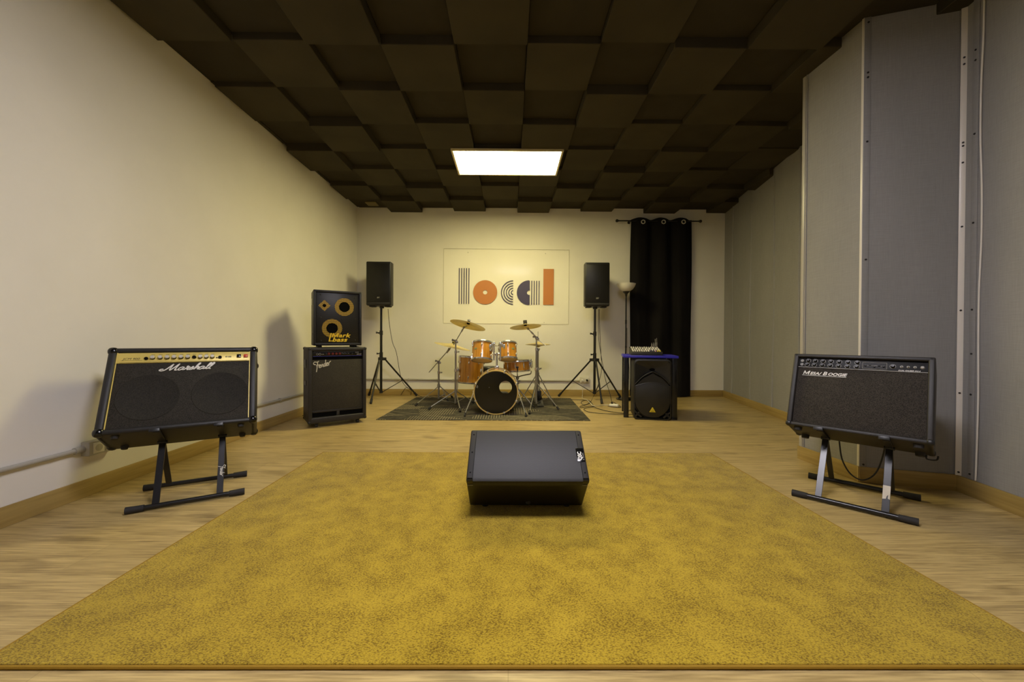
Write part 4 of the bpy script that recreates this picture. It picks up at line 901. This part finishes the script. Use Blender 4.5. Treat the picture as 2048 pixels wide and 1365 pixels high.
# snare stand
st = thing('snare_stand', 'low chrome basket stand holding the snare drum', 'stand', T((0.104, 5.15, 0)), world=True)
c0 = V((0.106, 5.16, 0)); MB().cyl(c0 + V((0, 0, 0.05)), c0 + V((0, 0, 0.40)), 0.0125, None, 14).build('pole', 'dull_chrome', st)
bk = MB()
for a in (-2.7, -0.45, PI / 2):
    d = V((math.cos(a), math.sin(a), 0)); bk.tube([c0 + V((0, 0, 0.395)), c0 + d * 0.07 + V((0, 0, 0.42)), c0 + d * 0.15 + V((0, 0, 0.438)), c0 + d * 0.192 + V((0, 0, 0.452)), c0 + d * 0.199 + V((0, 0, 0.49))], 0.008, 8)
bk.cyl(c0 + V((0, 0, 0.37)), c0 + V((0, 0, 0.41)), 0.022, None, 14).box(c0 + V((0, 0, 0.33)), (0.05, 0.04, 0.05), 0.008).cyl(c0 + V((0.0, -0.02, 0.345)), c0 + V((0.04, -0.03, 0.352)), 0.005, 0.012, 8)
bk.build('basket', 'dull_chrome', st)
for a in (-0.55, 1.3, 3.05):
    d = V((math.cos(a), math.sin(a), 0)); lg_ = MB().cyl(c0 + V((0, 0, 0.24)) + d * 0.015, c0 + d * 0.25 + V((0, 0, 0.02)), 0.008, None, 10).build('leg', 'dull_chrome', st)
    MB().cyl(c0 + d * 0.22 + V((0, 0, 0.045)), c0 + d * 0.26 + V((0, 0, 0.02)), 0.012, None, 10).build('rubber_foot', 'rubber', lg_)

def cymbal(label, mx, R, bell=0.05, h=0.028, group='cymbals', nut=True, mark=False, felt=True):
    t = thing('cymbal', label, 'cymbal', mx, group)
    pr = [(0.006, h + 0.014), (bell * 0.55, h + 0.011), (bell * 0.9, h + 0.001), (bell * 1.05, h - 0.003), (R * 0.55, h * 0.52), (R * 0.85, h * 0.16), (R, 0.0)]
    MB().lathe(pr + [(r, z - 0.0016) for r, z in reversed(pr)], 56, closed=True).build('bronze_disc', 'cymbal', t, 60)
    if felt: MB().cyl((0, 0, h + 0.012), (0, 0, h + 0.028), 0.018, None, 14).cyl((0, 0, h - 0.012), (0, 0, h + 0.008), 0.02, None, 14).build('felt_washer', 'dark_hole', t)
    if nut: MB().cyl((0, 0, h + 0.02), (0, 0, h + 0.055), 0.006, None, 10).box((0, 0, h + 0.042), (0.042, 0.006, 0.02), 0.003).build('wing_nut', 'dull_chrome', t)
    if mark:
        mk = MB()
        for k in range(3): mk.tube([(mark[0] + 0.014 * k - 0.02, mark[1] + 0.016, h * 0.3), (mark[0] + 0.014 * k - 0.008, mark[1] + 0.006, h * 0.3), (mark[0] + 0.014 * k - 0.02, mark[1] - 0.004, h * 0.3), (mark[0] + 0.014 * k - 0.008, mark[1] - 0.016, h * 0.3)], (0.0022, 0.0006), 6, 0, 4, flat=(0, 0, 1))
        mk.xf(T((0, 0, -0.0035))).build('printed_mark', 'black_print', t)
    return t
CL = at(935.5, 647.5, 4.97)
cymbal('large crash cymbal tilted high on the floor tom side boom', T((CL.x, CL.y, CL.z - 0.024)) @ RY(0.23) @ RX(-0.20), 0.232, 0.052, mark=(-0.2, -0.02, 0.0))
CR = at(1051, 651, 5.05)
crr = cymbal('smaller crash cymbal with square black topper above the hi-hat', T((CR.x, CR.y, CR.z - 0.022)) @ RY(-0.085) @ RX(-0.15), 0.206, 0.048, nut=False)
MB().box((0, 0, 0.062), (0.05, 0.05, 0.05), 0.006).build('topper', 'rubber', crr)
RD = at(905, 690.5, 5.42)
rdo = cymbal('ride cymbal seen edge-on behind the crash stand', T((RD.x, RD.y, RD.z - 0.022)) @ RY(0.232) @ RX(0.02), 0.258, 0.055, 0.034)
MB().cyl((0, 0, 0.05), (0, 0, 0.066), 0.017, None, 12).build('yellow_felt', 'yellow_badge', rdo)
HH = V((0.396, 5.40, 0.822))
cymbal('upper of the two hi-hat cymbals', T(HH + V((0, 0, 0.012))), 0.178, 0.042, 0.022, nut=False, felt=False)
o = cymbal('lower of the two hi-hat cymbals', T(HH + V((0, 0, 0.004))) @ RX(PI), 0.178, 0.042, 0.020, nut=False, felt=False)

def cymbal_stand(name, label, c, zt, tiers, feet, hub, low, extra=None, boom=None, group='cymbal stands'):
    st = thing(name, label, 'stand', T((c.x, c.y, 0)), group, world=True)
    P = lambda z: V((c.x, c.y, z)); z0 = low
    for i, (z1, r) in enumerate(tiers):
        MB().cyl(P(z0), P(z1), r, None, 14).build('pole', 'dull_chrome', st)
        cl = MB().cyl(P(z1 - 0.025), P(z1 + 0.012), r + 0.006, None, 14).build('collar', 'chrome', st)
        if i < len(tiers) - 1: MB().cyl(P(z1 - 0.008) + V((r + 0.004, -0.004, 0)), P(z1 - 0.004) + V((r + 0.035, -0.01, 0)), 0.004, 0.012, 8).build('wing_screw', 'dull_chrome', cl)
        z0 = z1 - 0.02
    MB().cyl(P(hub - 0.02), P(hub + 0.02), 0.021, None, 14).build('leg_hub', 'dull_chrome', st)
    for f in feet:
        d = V((f.x - c.x, f.y - c.y, 0)); L = d.length; d.normalize(); b = V((f.x, f.y, 0.034))
        knee = P(hub * 0.86) + d * 0.06
        lg_ = MB().tube([P(hub) + d * 0.012, knee, b.lerp(knee, 0.45), b], (0.0075, 0.006), 8, 0, 4).build('leg', 'dull_chrome', st)
        e = (b - knee).normalized(); MB().cyl(b - e * 0.03, V((f.x, f.y, 0.021)) + d * 0.006, 0.012, 0.015, 10).build('rubber_foot', 'rubber', lg_)
        MB().bar(P(low + 0.012) + d * 0.012, knee.lerp(b, 0.48), 0.011, 0.005, V((-d.y, d.x, 0))).build('brace', 'dull_chrome', st)
    if boom:
        a, b, piv = boom
        cl = MB().sphere(piv, 0.02, (1.1, 1, 1)).cyl(piv + V((-0.012, -0.012, 0.01)), piv + V((-0.05, -0.02, 0.018)), 0.006, 0.016, 8).box(piv + V((0.01, 0, -0.012)), (0.04, 0.034, 0.03), 0.008).build('tilter', 'dull_chrome', st)
        bo = MB().cyl(a, b, 0.0062, None, 10).build('boom_arm', 'dull_chrome', st)
        return st, bo
    return st, None
# crash boom, near side
c = V((-0.705, 5.05, 0)); tip = CL + V((0, 0, 0.02)); el = CL + V((-0.05, 0.01, -0.05))
st, bo = cymbal_stand('cymbal_stand', 'chrome boom stand carrying the large tilted crash cymbal', c, 0.88, [(0.50, 0.0145), (0.74, 0.0115), (0.87, 0.009)], [V((-1.01, 4.853, 0)), V((-0.60, 4.72, 0)), V((-0.50, 5.33, 0))], 0.225, 0.06,
                      boom=(V((-0.735, 5.055, 0.825)), el, V((-0.703, 5.045, 0.875))))
MB().cyl(el, CL + V((-0.006, 0, -0.030)), 0.0055, None, 10).sphere(el, 0.016).cyl(el + V((-0.03, 0, -0.055)), el + V((-0.012, 0, -0.02)), 0.011, None, 10).build('cymbal_tilter', 'dull_chrome', bo)
# ride boom, far side
c = V((-1.008, 5.5, 0)); rt = RD + V((-0.004, 0.0, -0.006))
st, bo = cymbal_stand('cymbal_stand', 'chrome boom stand carrying the edge-on ride cymbal', c, 0.57, [(0.43, 0.0135), (0.57, 0.0105)], [V((-1.235, 5.10, 0)), V((-0.925, 5.44, 0)) + V((0.06, -0.02, 0)), V((-0.86, 5.80, 0))], 0.235, 0.05,
                      boom=(V((-1.147, 5.5, 0.425)), RD + V((-0.05, 0.02, -0.06)), V((-1.005, 5.495, 0.575))))
MB().cyl(RD + V((-0.05, 0.02, -0.06)), RD + V((-0.008, 0, -0.026)), 0.0055, None, 10).sphere(RD + V((-0.05, 0.02, -0.06)), 0.018).cyl(RD + V((-0.085, 0.02, -0.11)), RD + V((-0.055, 0.02, -0.068)), 0.013, None, 10).build('cymbal_tilter', 'dull_chrome', bo)
# right crash
c = V((0.350, 5.05, 0)); el = at(1056, 658, 5.05)
st, bo = cymbal_stand('cymbal_stand', 'chrome boom stand carrying the crash with the square topper', c, 0.93, [(0.52, 0.0145), (0.78, 0.0115), (0.925, 0.009)], [V((0.618, 4.86, 0)), V((0.239, 4.60, 0)), V((0.30, 5.34, 0))], 0.33, 0.06,
                      boom=(el, V((0.375, 5.04, 0.905)), V((0.352, 5.045, 0.922))))
MB().cyl(el, CR + V((0.002, 0, -0.030)), 0.0055, None, 10).sphere(el, 0.016).cyl(el + V((0.04, 0, -0.04)), el + V((0.07, 0, -0.07)), 0.011, None, 10).build('cymbal_tilter', 'dull_chrome', bo)
MB().cyl(V((0.37, 5.03, 0.90)), at(1092, 692, 5.0), 0.0062, None, 10).build('boom_tail', 'white_print', bo)['label'] = 'white boom tail'
# hi-hat stand
c = V((0.396, 5.40, 0))
st, _ = cymbal_stand('hi_hat_stand', 'chrome hi-hat stand behind the crash boom stand', c, 0.8, [(0.50, 0.0145), (0.765, 0.0115)], [V((0.60, 5.14, 0)), V((0.13, 5.23, 0)), V((0.47, 5.72, 0))], 0.42, 0.05, group=None)
MB().cyl(V((c.x, c.y, 0.76)), V((c.x, c.y, 1.012)), 0.0032, None, 8).build('pull_rod', 'dull_chrome', st)
cl = MB().cyl(V((c.x, c.y, 0.886)), V((c.x, c.y, 0.915)), 0.009, None, 10).cyl(V((c.x, c.y, 0.768)), V((c.x, c.y, 0.776)), 0.024, None, 14).build('clutch', 'dull_chrome', st)
pd = MB().box((c.x + 0.02, c.y - 0.17, 0.035), (0.085, 0.26, 0.012), 0.004, Matrix.Rotation(0.16, 3, 'X')).box((c.x + 0.02, c.y - 0.02, 0.10), (0.06, 0.02, 0.17), 0.004).build('pedal', 'black_metal', st)
# drum stool
t = thing('drum_stool', 'dark round drum stool half hidden behind the bass drum', 'stool', T((-0.31, 5.78, 0)))
MB().lathe([(0, 0.415), (0.13, 0.415), (0.145, 0.43), (0.145, 0.475), (0.13, 0.492), (0, 0.495)], 32).build('seat', 'black_plastic', t)
MB().cyl((0, 0, 0.10), (0, 0, 0.415), 0.0135, None, 14).build('pole', 'dull_chrome', t)
for a in (-PI / 2, 0.5, 2.6):
    lg_ = MB().cyl((0, 0, 0.24), (0.2 * math.cos(a), 0.2 * math.sin(a), 0.02), 0.009, None, 10).build('leg', 'dull_chrome', t)
    MB().cyl((0.185 * math.cos(a), 0.185 * math.sin(a), 0.038), (0.205 * math.cos(a), 0.205 * math.sin(a), 0.022), 0.014, None, 10).build('rubber_foot', 'rubber', lg_)

# ------------------------------------------------------------------ table, speaker below, mixer above
TM = T((1.604, 4.405, 0)) @ RZ(-0.245)
tw, td = 0.60, 0.46
TM = T((1.666, 4.63, 0)) @ RZ(-0.235)
t = thing('side_table', 'small table with bright blue top and black legs', 'table', TM)
MB().box((0, 0, 0.712), (tw, td, 0.028), 0.003).build('tabletop', 'blue_table', t)
for sx in (-1, 1):
    for sy in (-1, 1): MB().box((sx * (tw / 2 - 0.037), sy * (td / 2 - 0.037), 0.349), (0.056, 0.056, 0.698), 0.003).build('leg', 'black_gloss', t)
BM = T((1.612, 4.335, 0.0)) @ RZ(-0.20); w, h, d = 0.408, 0.688, 0.30
t = thing('loudspeaker', 'black moulded loudspeaker with yellow triangle badge under the blue table', 'speaker', BM)
def rrect(w, z0, z1, r, n=6):
    pts = []
    for cx, cz, a0 in ((w / 2 - r, z0 + r, -PI / 2), (w / 2 - r, z1 - r, 0), (-w / 2 + r, z1 - r, PI / 2), (-w / 2 + r, z0 + r, PI)):
        for k in range(n + 1): a = a0 + PI / 2 * k / n; pts.append((cx + r * math.cos(a), cz + r * math.sin(a)))
    return pts
b = MB(); b.prism(rrect(w, 0.0, h, 0.05), 0.045, d, 'y', 0.0)
rim_o, rim_i = rrect(w, 0.0, h, 0.05), rrect(w - 0.03, 0.018, h - 0.018, 0.042)
tb = bmesh.new(); n = len(rim_o)
A = [tb.verts.new((x, 0.045, z)) for x, z in rim_o]; Bv = [tb.verts.new((x * 0.992, 0.004, (z - h / 2) * 0.995 + h / 2)) for x, z in rim_o]; Cv = [tb.verts.new((x, 0.0, z)) for x, z in rim_i]; Dv = [tb.verts.new((x, 0.043, z)) for x, z in rim_i]
for X_, Y_ in ((A, Bv), (Bv, Cv), (Cv, Dv)):
    for k in range(n): tb.faces.new((X_[k], X_[(k + 1) % n], Y_[(k + 1) % n], Y_[k]))
bmesh.ops.recalc_face_normals(tb, faces=tb.faces); b._add(tb, 0)
b.build('body', 'black_plastic', t)
# horn: flared faces running back to a narrow throat
zt, zb_, zc = h - 0.02, 0.405, 0.565
hn = MB(); iwh = w / 2 - 0.016
fo = [V((-iwh, 0.004, zt - 0.03)), V((-iwh + 0.03, 0.002, zt)), V((0, 0.0, zt + 0.004)), V((iwh - 0.03, 0.002, zt)), V((iwh, 0.004, zt - 0.03)), V((iwh, 0.006, 0.40)), V((0.11, 0.004, 0.485)), V((0.0, 0.002, 0.545)), V((-0.11, 0.004, 0.485)), V((-iwh, 0.006, 0.40))]
fi = [V((-0.03, 0.040, zc + 0.01)), V((-0.025, 0.040, zc + 0.02)), V((0, 0.040, zc + 0.022)), V((0.025, 0.040, zc + 0.02)), V((0.03, 0.040, zc + 0.01)), V((0.03, 0.040, zc - 0.008)), V((0.02, 0.040, zc - 0.012)), V((0, 0.040, zc - 0.013)), V((-0.02, 0.040, zc - 0.012)), V((-0.03, 0.040, zc - 0.008))]
hn.grid([fo + [fo[0]], [p.lerp(q, 0.5) + V((0, 0.008, 0)) for p, q in zip(fo, fi)] + [fo[0].lerp(fi[0], 0.5) + V((0, 0.008, 0))], fi + [fi[0]]])
ho = hn.build('horn', 'black_plastic', t); MB().sphere((0, 0.042, zc + 0.003), 0.03, (1, 0.15, 0.5)).build('horn_throat', 'dark_hole', ho)
rg = MB().tube([(-iwh, 0.001, 0.402), (-0.11, -0.002, 0.486), (-0.02, -0.003, 0.540), (0.02, -0.003, 0.540), (0.11, -0.002, 0.486), (iwh, 0.001, 0.402)], 0.006, 8, 0, 5)
rg.build('horn_lip', 'black_plastic', t)
arch = [(-iwh, 0.385)] + [(-iwh + 2 * iwh * k / 14, 0.385 + 0.042 * math.sin(PI * k / 14)) for k in range(1, 14)] + [(iwh, 0.385)]
lw = MB(); top = arch; prb = [(iwh, 0.385), (0.1, 0.475), (0.0, 0.53), (-0.1, 0.475), (-iwh, 0.385)]
lw.prism([(-x, z) for x, z in arch] + [(-0.1, 0.472), (0.0, 0.528), (0.1, 0.472)][0:3], -0.002, 0.03, 'y'); lw.build('shoulder', 'black_plastic', t)
MB().tube([(x, -0.004, z - 0.002) for x, z in arch], 0.0055, 8, 0, 2).build('grille_lip', 'black_plastic', t)
gp = list(arch) + [(iwh * 1.0, 0.20)] + [(0.0 + iwh * math.cos(a), 0.225 + 0.195 * math.sin(a)) for a in [-k * PI / 20 for k in range(1, 20)]] + [(-iwh * 1.0, 0.20)]
gr = MB().prism(gp, -0.006, 0.02, 'y', 0.003).build('grille', 'grille_lower', t)
for sx in (-1, 1):
    MB().prism([(sx * 0.19, 0.022), (sx * 0.188, 0.135), (sx * 0.13, 0.052), (sx * 0.08, 0.026)], 0.018, 0.0425, 'y').build('bass_port', 'dark_hole', t)
    MB().bar((sx * 0.19, 0.006, 0.028), (sx * 0.14, 0.006, 0.085), 0.010, 0.02, (0, 1, 0)).bar((sx * 0.19, 0.006, 0.095), (sx * 0.118, 0.006, 0.030), 0.010, 0.02, (0, 1, 0)).build('port_brace', 'black_plastic', t)
bg = MB().prism([(-0.034, 0.092), (0.034, 0.092), (0.002, 0.148), (-0.002, 0.148)], -0.011, -0.005, 'y', 0.0015).build('badge', 'yellow_badge', t)
MB().tube([(-0.012, -0.0115, 0.101), (-0.008, -0.0115, 0.112), (0.008, -0.0115, 0.118), (0.012, -0.0115, 0.103), (-0.012, -0.0115, 0.101)], 0.0012, 6, 0, 3).build('badge_mark', 'black_print', bg)
for x in (-0.14, 0.14): MB().cyl((x, 0.16, -0.0), (x, 0.16, 0.004), 0.015, None, 12).build('foot', 'rubber', t)

MX = T((1.612, 4.585, 0.726)) @ RZ(-0.20)
t = thing('audio_mixer', 'small mixing desk with rows of white knobs on the blue table', 'audio mixer', MX)
mw, md = 0.345, 0.30
MB().prism([(-md / 2, 0.0), (-md / 2, 0.034), (-md / 2 + 0.015, 0.042), (md / 2, 0.092), (md / 2, 0.0)], -mw / 2, mw / 2, 'x', 0.003).build('chassis', 'mixer_panel', t)
sl = math.atan2(0.05, md - 0.015)
k0 = {}
for r in range(5):
    y = -md / 2 + 0.028 + r * 0.05; z = 0.0415 + (y + md / 2 - 0.015) * math.tan(sl) + 0.0005
    for c in range(13):
        x = -mw / 2 + 0.024 + c * 0.0248
        if r == 0: m = 'white_plastic' if c < 8 else 'navy_vinyl' if c < 10 else 'pink_knob' if c == 10 else 'yellow_badge'
        else: m = 'cream_knob' if (c + r) % 3 else 'grey_print'
        if m not in k0:
            k0[m] = MB().lathe([(0, 0.017), (0.0055, 0.017), (0.0068, 0.013), (0.0078, 0.0), (0, 0)], 12).build('knob', m, t); k0[m].location = (x, y, z)
        else: copy_part(k0[m], (x, y, z), t)
for x, dz in ((0.135, 0.075), (0.152, 0.085), (0.095, 0.028), (0.115, 0.03)):
    MB().cyl((x, 0.12, 0.085), (x, 0.12, 0.115 + dz * 0.4), 0.0065, None, 10).cyl((x, 0.12, 0.115 + dz * 0.4), (x - 0.002, 0.122, 0.115 + dz), 0.003, None, 8).build('jack_plug', 'dull_chrome', t)

# ------------------------------------------------------------------ floor lamp, curtain, sign, sockets, pipes
LB = fl(1250, 799); LX, LY = 1.748, 5.80
t = thing('floor_lamp', 'black uplighter floor lamp with white bowl beside the curtain', 'lamp', T((LX, LY, 0)))
MB().lathe([(0, 0.0), (0.135, 0.0), (0.138, 0.012), (0.12, 0.024), (0.03, 0.034), (0.012, 0.045), (0, 0.045)], 36).build('base', 'black_gloss', t)
MB().cyl((0, 0, 0.03), (0, 0, 1.58), 0.0105, None, 14).cyl((0, 0, 1.14), (0, 0, 1.2), 0.0135, None, 14).cyl((0, 0, 0.78), (0, 0, 0.81), 0.0125, None, 14).build('pole', 'black_metal', t)
MB().lathe([(0, 1.55), (0.012, 1.55), (0.02, 1.59), (0.052, 1.625), (0.05, 1.632), (0, 1.632)], 24).build('bowl_holder', 'black_metal', t)
MB().lathe([(0.0, 1.625), (0.05, 1.627), (0.098, 1.660), (0.128, 1.705), (0.140, 1.742), (0.136, 1.743), (0.123, 1.707), (0.094, 1.666), (0.048, 1.634), (0.0, 1.632)], 40).build('bowl', 'lamp_bowl', t)
tag(MB().tube([V((LX + 0.012, LY - 0.012, 1.08)), at(1254, 700, 5.78), at(1255, 709, 5.76), at(1258, 730, 5.75), at(1259, 765, 5.75), V((LX + 0.05, LY - 0.06, 0.05)), V((LX + 0.0, LY - 0.16, 0.006))], 0.0032, 7).build('lamp_cord', 'black_plastic'), 'thin cord hanging beside the floor lamp pole', 'cable')

t = thing('curtain', 'floor-length black eyelet curtain on the back wall', 'curtain', T((2.38, 6.045, 0)))
rows = []; NX, NZ = 150, 26
for j in range(NZ + 1):
    z = 0.015 + (2.80 - 0.015) * j / NZ; row = []; f = j / NZ
    for i in range(NX + 1):
        s = i / NX; wd = 0.94 + 0.03 * math.sin(f * 3.0)
        x = (s - 0.5) * wd + 0.008 * math.sin(f * 6 + s * 9) + 0.012 * (1 - f) * math.sin(s * 21)
        ph = 2 * PI * 3.0 * s + 0.25 * math.sin(f * 2.2 + s * 5) - 1.55
        amp = 0.036 + 0.012 * (1 - f) * math.sin(s * 13 + 1)
        y = -amp * math.sin(ph) - 0.008 * math.sin(2 * ph + f * 2)
        row.append((x, y, z + (0.012 * math.sin(ph + 1.0) if j == NZ else 0)))
    rows.append(row)
MB().grid(rows, 0, 0.003).build('cloth', 'curtain', t)
for u in (1287, 1328, 1368):
    p = at(u, 443.5, 6.0); x = p.x - 2.38
    s = x / 0.94 + 0.5; ph = 2 * PI * 3.0 * s + 0.25 * math.sin(2.2 + s * 5) - 1.55; y = -0.036 * math.sin(ph) - 0.008 * math.sin(2 * ph + 2)
    MB().lathe([(0.021, -0.002), (0.024, -0.006), (0.031, -0.006), (0.034, -0.002), (0.034, 0.006), (0.021, 0.006)], 28, T((x, y - 0.004, p.z)) @ RX(-PI / 2), closed=True).build('eyelet', 'bright_cap', t)
t = thing('curtain_rod', 'thin black curtain rod with ball finials', 'curtain rod', T((2.325, 6.045, 2.763)))
MB().cyl((-0.64, 0, 0), (0.64, 0, 0), 0.010, None, 14).build('rod', 'black_metal', t)
for sx in (-1, 1):
    MB().sphere((sx * 0.655, 0, 0), 0.024, (1, 1, 1), 18).cyl((sx * 0.625, 0, 0), (sx * 0.64, 0, 0), 0.014, None, 14).build('finial', 'black_metal', t)
    MB().cyl((sx * 0.44, 0, 0), (sx * 0.44, 0.098, 0), 0.007, None, 10).cyl((sx * 0.44, 0.09, 0), (sx * 0.44, 0.1, 0), 0.022, None, 14).box((sx * 0.44, 0, -0.002), (0.014, 0.026, 0.026), 0.004).build('bracket', 'black_metal', t)

# sign: clear sheet with vinyl shapes
SGY = YB - 0.008
s0 = at(887, 497.5, SGY); s1 = at(1137, 648, SGY); sw_, sh_ = s1.x - s0.x, s0.z - s1.z
t = thing('wall_sign', 'clear rectangular wall sign spelling local in orange and navy shapes', 'sign', T((s0.x, SGY, s1.z)) @ RY(0.004))
def ps(u, v): return ((u - 122) / (1955 - 122) * sw_, (1225 - v) / (1225 - 122) * sh_)
pn = MB().box((sw_ / 2, 0, sh_ / 2), (sw_, 0.005, sh_)).build('acrylic_sheet', 'acrylic', t)
ed = MB()
for a, b in (((0, 0), (sw_, 0)), ((sw_, 0), (sw_, sh_)), ((sw_, sh_), (0, sh_)), ((0, sh_), (0, 0))): ed.bar((a[0], 0, a[1]), (b[0], 0, b[1]), 0.0055, 0.0025, (0, 1, 0))
ed.build('sheet_edge', 'acrylic_edge', t)
def rect(mb, u0, u1, v0, v1): (x0, z0), (x1, z1) = ps(u0, v1), ps(u1, v0); mb.box(((x0 + x1) / 2, -0.0030, (z0 + z1) / 2), (x1 - x0, 0.0008, z1 - z0))
def sector(mb, cu, cv, ro, ri, a0, a1, n=40):
    x, z = ps(cu, cv); k = sw_ / (1955 - 122); tb = bmesh.new(); A = []; B_ = []
    full = abs(a1 - a0) >= 2 * PI - 1e-6
    for i in range(n + (0 if full else 1)):
        a = a0 + (a1 - a0) * i / n
        for lst, r in ((A, ro * k), (B_, ri * k)):
            lst.append([tb.verts.new((x + r * math.cos(a), yy, z + r * math.sin(a))) for yy in (-0.0034, -0.0026)])
    m = len(A)
    for i in range(m if full else m - 1):
        j = (i + 1) % m
        tb.faces.new((A[i][0], A[j][0], B_[j][0], B_[i][0])); tb.faces.new((A[i][0], A[i][1], A[j][1], A[j][0])); tb.faces.new((B_[i][0], B_[j][0], B_[j][1], B_[i][1]))
    bmesh.ops.recalc_face_normals(tb, faces=tb.faces); mb._add(tb, 0)
mb = MB()
for u0, u1 in ((345, 358), (380.5, 393.5), (415.5, 428.5), (450.5, 463.5), (486, 499)): rect(mb, u0, u1, 408, 938)
mb.build('letter_l', 'navy_vinyl', t)
mb = MB(); sector(mb, 731, 762, 176, 32, 0, 2 * PI, 64); mb.build('letter_o', 'orange_vinyl', t)
mb = MB()
for ro in (177, 141, 105.5, 70, 34): sector(mb, 1139, 762, ro, ro - 13.5, PI / 2, 3 * PI / 2)
mb.build('letter_c', 'navy_vinyl', t)
mb = MB(); sector(mb, 1374, 762, 180, 33, PI / 2, 3 * PI / 2); rect(mb, 1373, 1383, 585, 729); rect(mb, 1373, 1383, 795, 940)
for u0, u1 in ((1405, 1418), (1440.5, 1453.5), (1476.5, 1489.5), (1512, 1525)): rect(mb, u0, u1, 585, 940)
mb.build('letter_a', 'navy_vinyl', t)
mb = MB(); rect(mb, 1580, 1733, 408, 940); mb.build('letter_l', 'orange_vinyl', t)
for u, v in ((475, 175), (1609, 181), (1597, 1203), (475, 1203)):
    x, z = ps(u, v); MB().cyl((x, -0.006, z), (x, 0.0075, z), 0.006, None, 12).build('standoff_screw', 'dull_chrome', t)

# conduit pipes and sockets
LP = [(XL + 0.014, -2.9, 0.292), (XL + 0.014, 2.18, 0.279)]
t = thing('conduit_pipe', 'grey conduit pipe low on the side wall, from the picture edge to the socket', 'pipe', T((XL, 1.0, 0.28)), 'low conduit pipes', world=True)
MB().cyl(LP[0], LP[1], 0.0125, None, 16).build('pipe', 'pipe_plastic', t); MB().cyl((XL + 0.014, 2.15, 0.279), (XL + 0.014, 2.20, 0.279), 0.018, 0.02, 16).build('gland', 'pipe_plastic', t)
t = thing('conduit_pipe', 'grey conduit pipe on the side wall from socket to back corner', 'pipe', T((XL, 4.0, 0.26)), 'low conduit pipes', world=True)
MB().tube([(XL + 0.014, 2.36, 0.272), (XL + 0.014, 4.1, 0.257), (XL + 0.014, YB - 0.06, 0.257), (XL + 0.035, YB - 0.016, 0.257), (XL + 0.08, YB - 0.014, 0.257)], 0.0125, 14, 0, 4).build('pipe', 'pipe_plastic', t)
for y in (2.9, 3.5, 4.07, 4.9, 5.6): MB().box((XL + 0.013, y, 0.258 + (4.07 - y) * 0.008 if y < 4.07 else 0.257), (0.032, 0.02, 0.034), 0.004).build('pipe_clip', 'pipe_plastic', t)
t = thing('conduit_pipe', 'grey conduit pipe along the wall behind the drum kit', 'pipe', T((-0.6, YB, 0.25)), 'low conduit pipes', world=True)
MB().cyl((XL + 0.08, YB - 0.014, 0.257), (1.13, YB - 0.014, 0.243), 0.0135, None, 16).build('pipe', 'pipe_plastic', t)
for x in (-1.6, -0.9, -0.2, 0.45): MB().box((x, YB - 0.013, 0.247 - x * 0.004), (0.02, 0.032, 0.036), 0.004).build('pipe_clip', 'pipe_plastic', t)
t = thing('wall_socket', 'pale double socket box on the side wall behind the tilted gold-panel amplifier', 'socket', T((XL, 2.275, 0.277)))
MB().box((0.026, 0, 0), (0.052, 0.165, 0.082), 0.006).build('box', 'pipe_plastic', t)
for dy in (-0.035, 0.035):
    pl = MB().box((0.0535, dy, 0), (0.006, 0.06, 0.06), 0.003).build('socket_plate', 'socket_plastic', t)
    MB().cyl((0.0555, dy, 0), (0.0572, dy, 0), 0.02, None, 20).build('socket_hole', 'pipe_plastic', pl)
t = thing('wall_socket', 'pale double socket on the back wall below the conduit end', 'socket', T((1.19, YB, 0.258)))
MB().box((0, -0.022, 0), (0.15, 0.044, 0.088), 0.006).build('box', 'socket_plastic', t)
for dx in (-0.035, 0.035):
    pl = MB().box((dx, -0.046, 0), (0.06, 0.006, 0.062), 0.003).build('socket_plate', 'socket_plastic', t)
    MB().cyl((dx, -0.0502, 0), (dx, -0.048, 0), 0.019, None, 20).build('socket_hole', 'pipe_plastic', pl)
MB().cyl((0.035, -0.05, 0.0), (0.035, -0.085, -0.004), 0.017, 0.014, 14).build('plug', 'black_plastic', t)
MB().cyl((-0.035, -0.05, 0.0), (-0.035, -0.082, -0.004), 0.017, 0.014, 14).build('plug', 'white_plastic', t)
t = thing('ceiling_vent', 'small pale vent plate on the foam ceiling in the back corner', 'vent', T((-2.115, 5.93, 2.955)))
MB().box((0, 0, 0.008), (0.16, 0.16, 0.018), 0.003).build('plate', 'vent_plate', t)
for i in range(4): MB().box((0, -0.05 + i * 0.033, -0.002), (0.12, 0.012, 0.004)).build('slat', 'vent_plate', t)

for o in bpy.data.objects:
    if '_w' in o: del o['_w']

# ------------------------------------------------------------------ world and colour
w_ = bpy.data.worlds.new('world'); SC.world = w_; w_.use_nodes = True
w_.node_tree.nodes['Background'].inputs['Color'].default_value = (0.0, 0.0, 0.0, 1)
SC.view_settings.view_transform = 'Standard'; SC.view_settings.look = 'None'; SC.view_settings.gamma = 1.0; SC.view_settings.use_curve_mapping = False
SC.view_settings.exposure = 0.0
SC.cycles.max_bounces = 10; SC.cycles.diffuse_bounces = 6; SC.cycles.transparent_max_bounces = 12
SC.cycles.use_denoising = True; SC.cycles.sample_clamp_indirect = 6.0
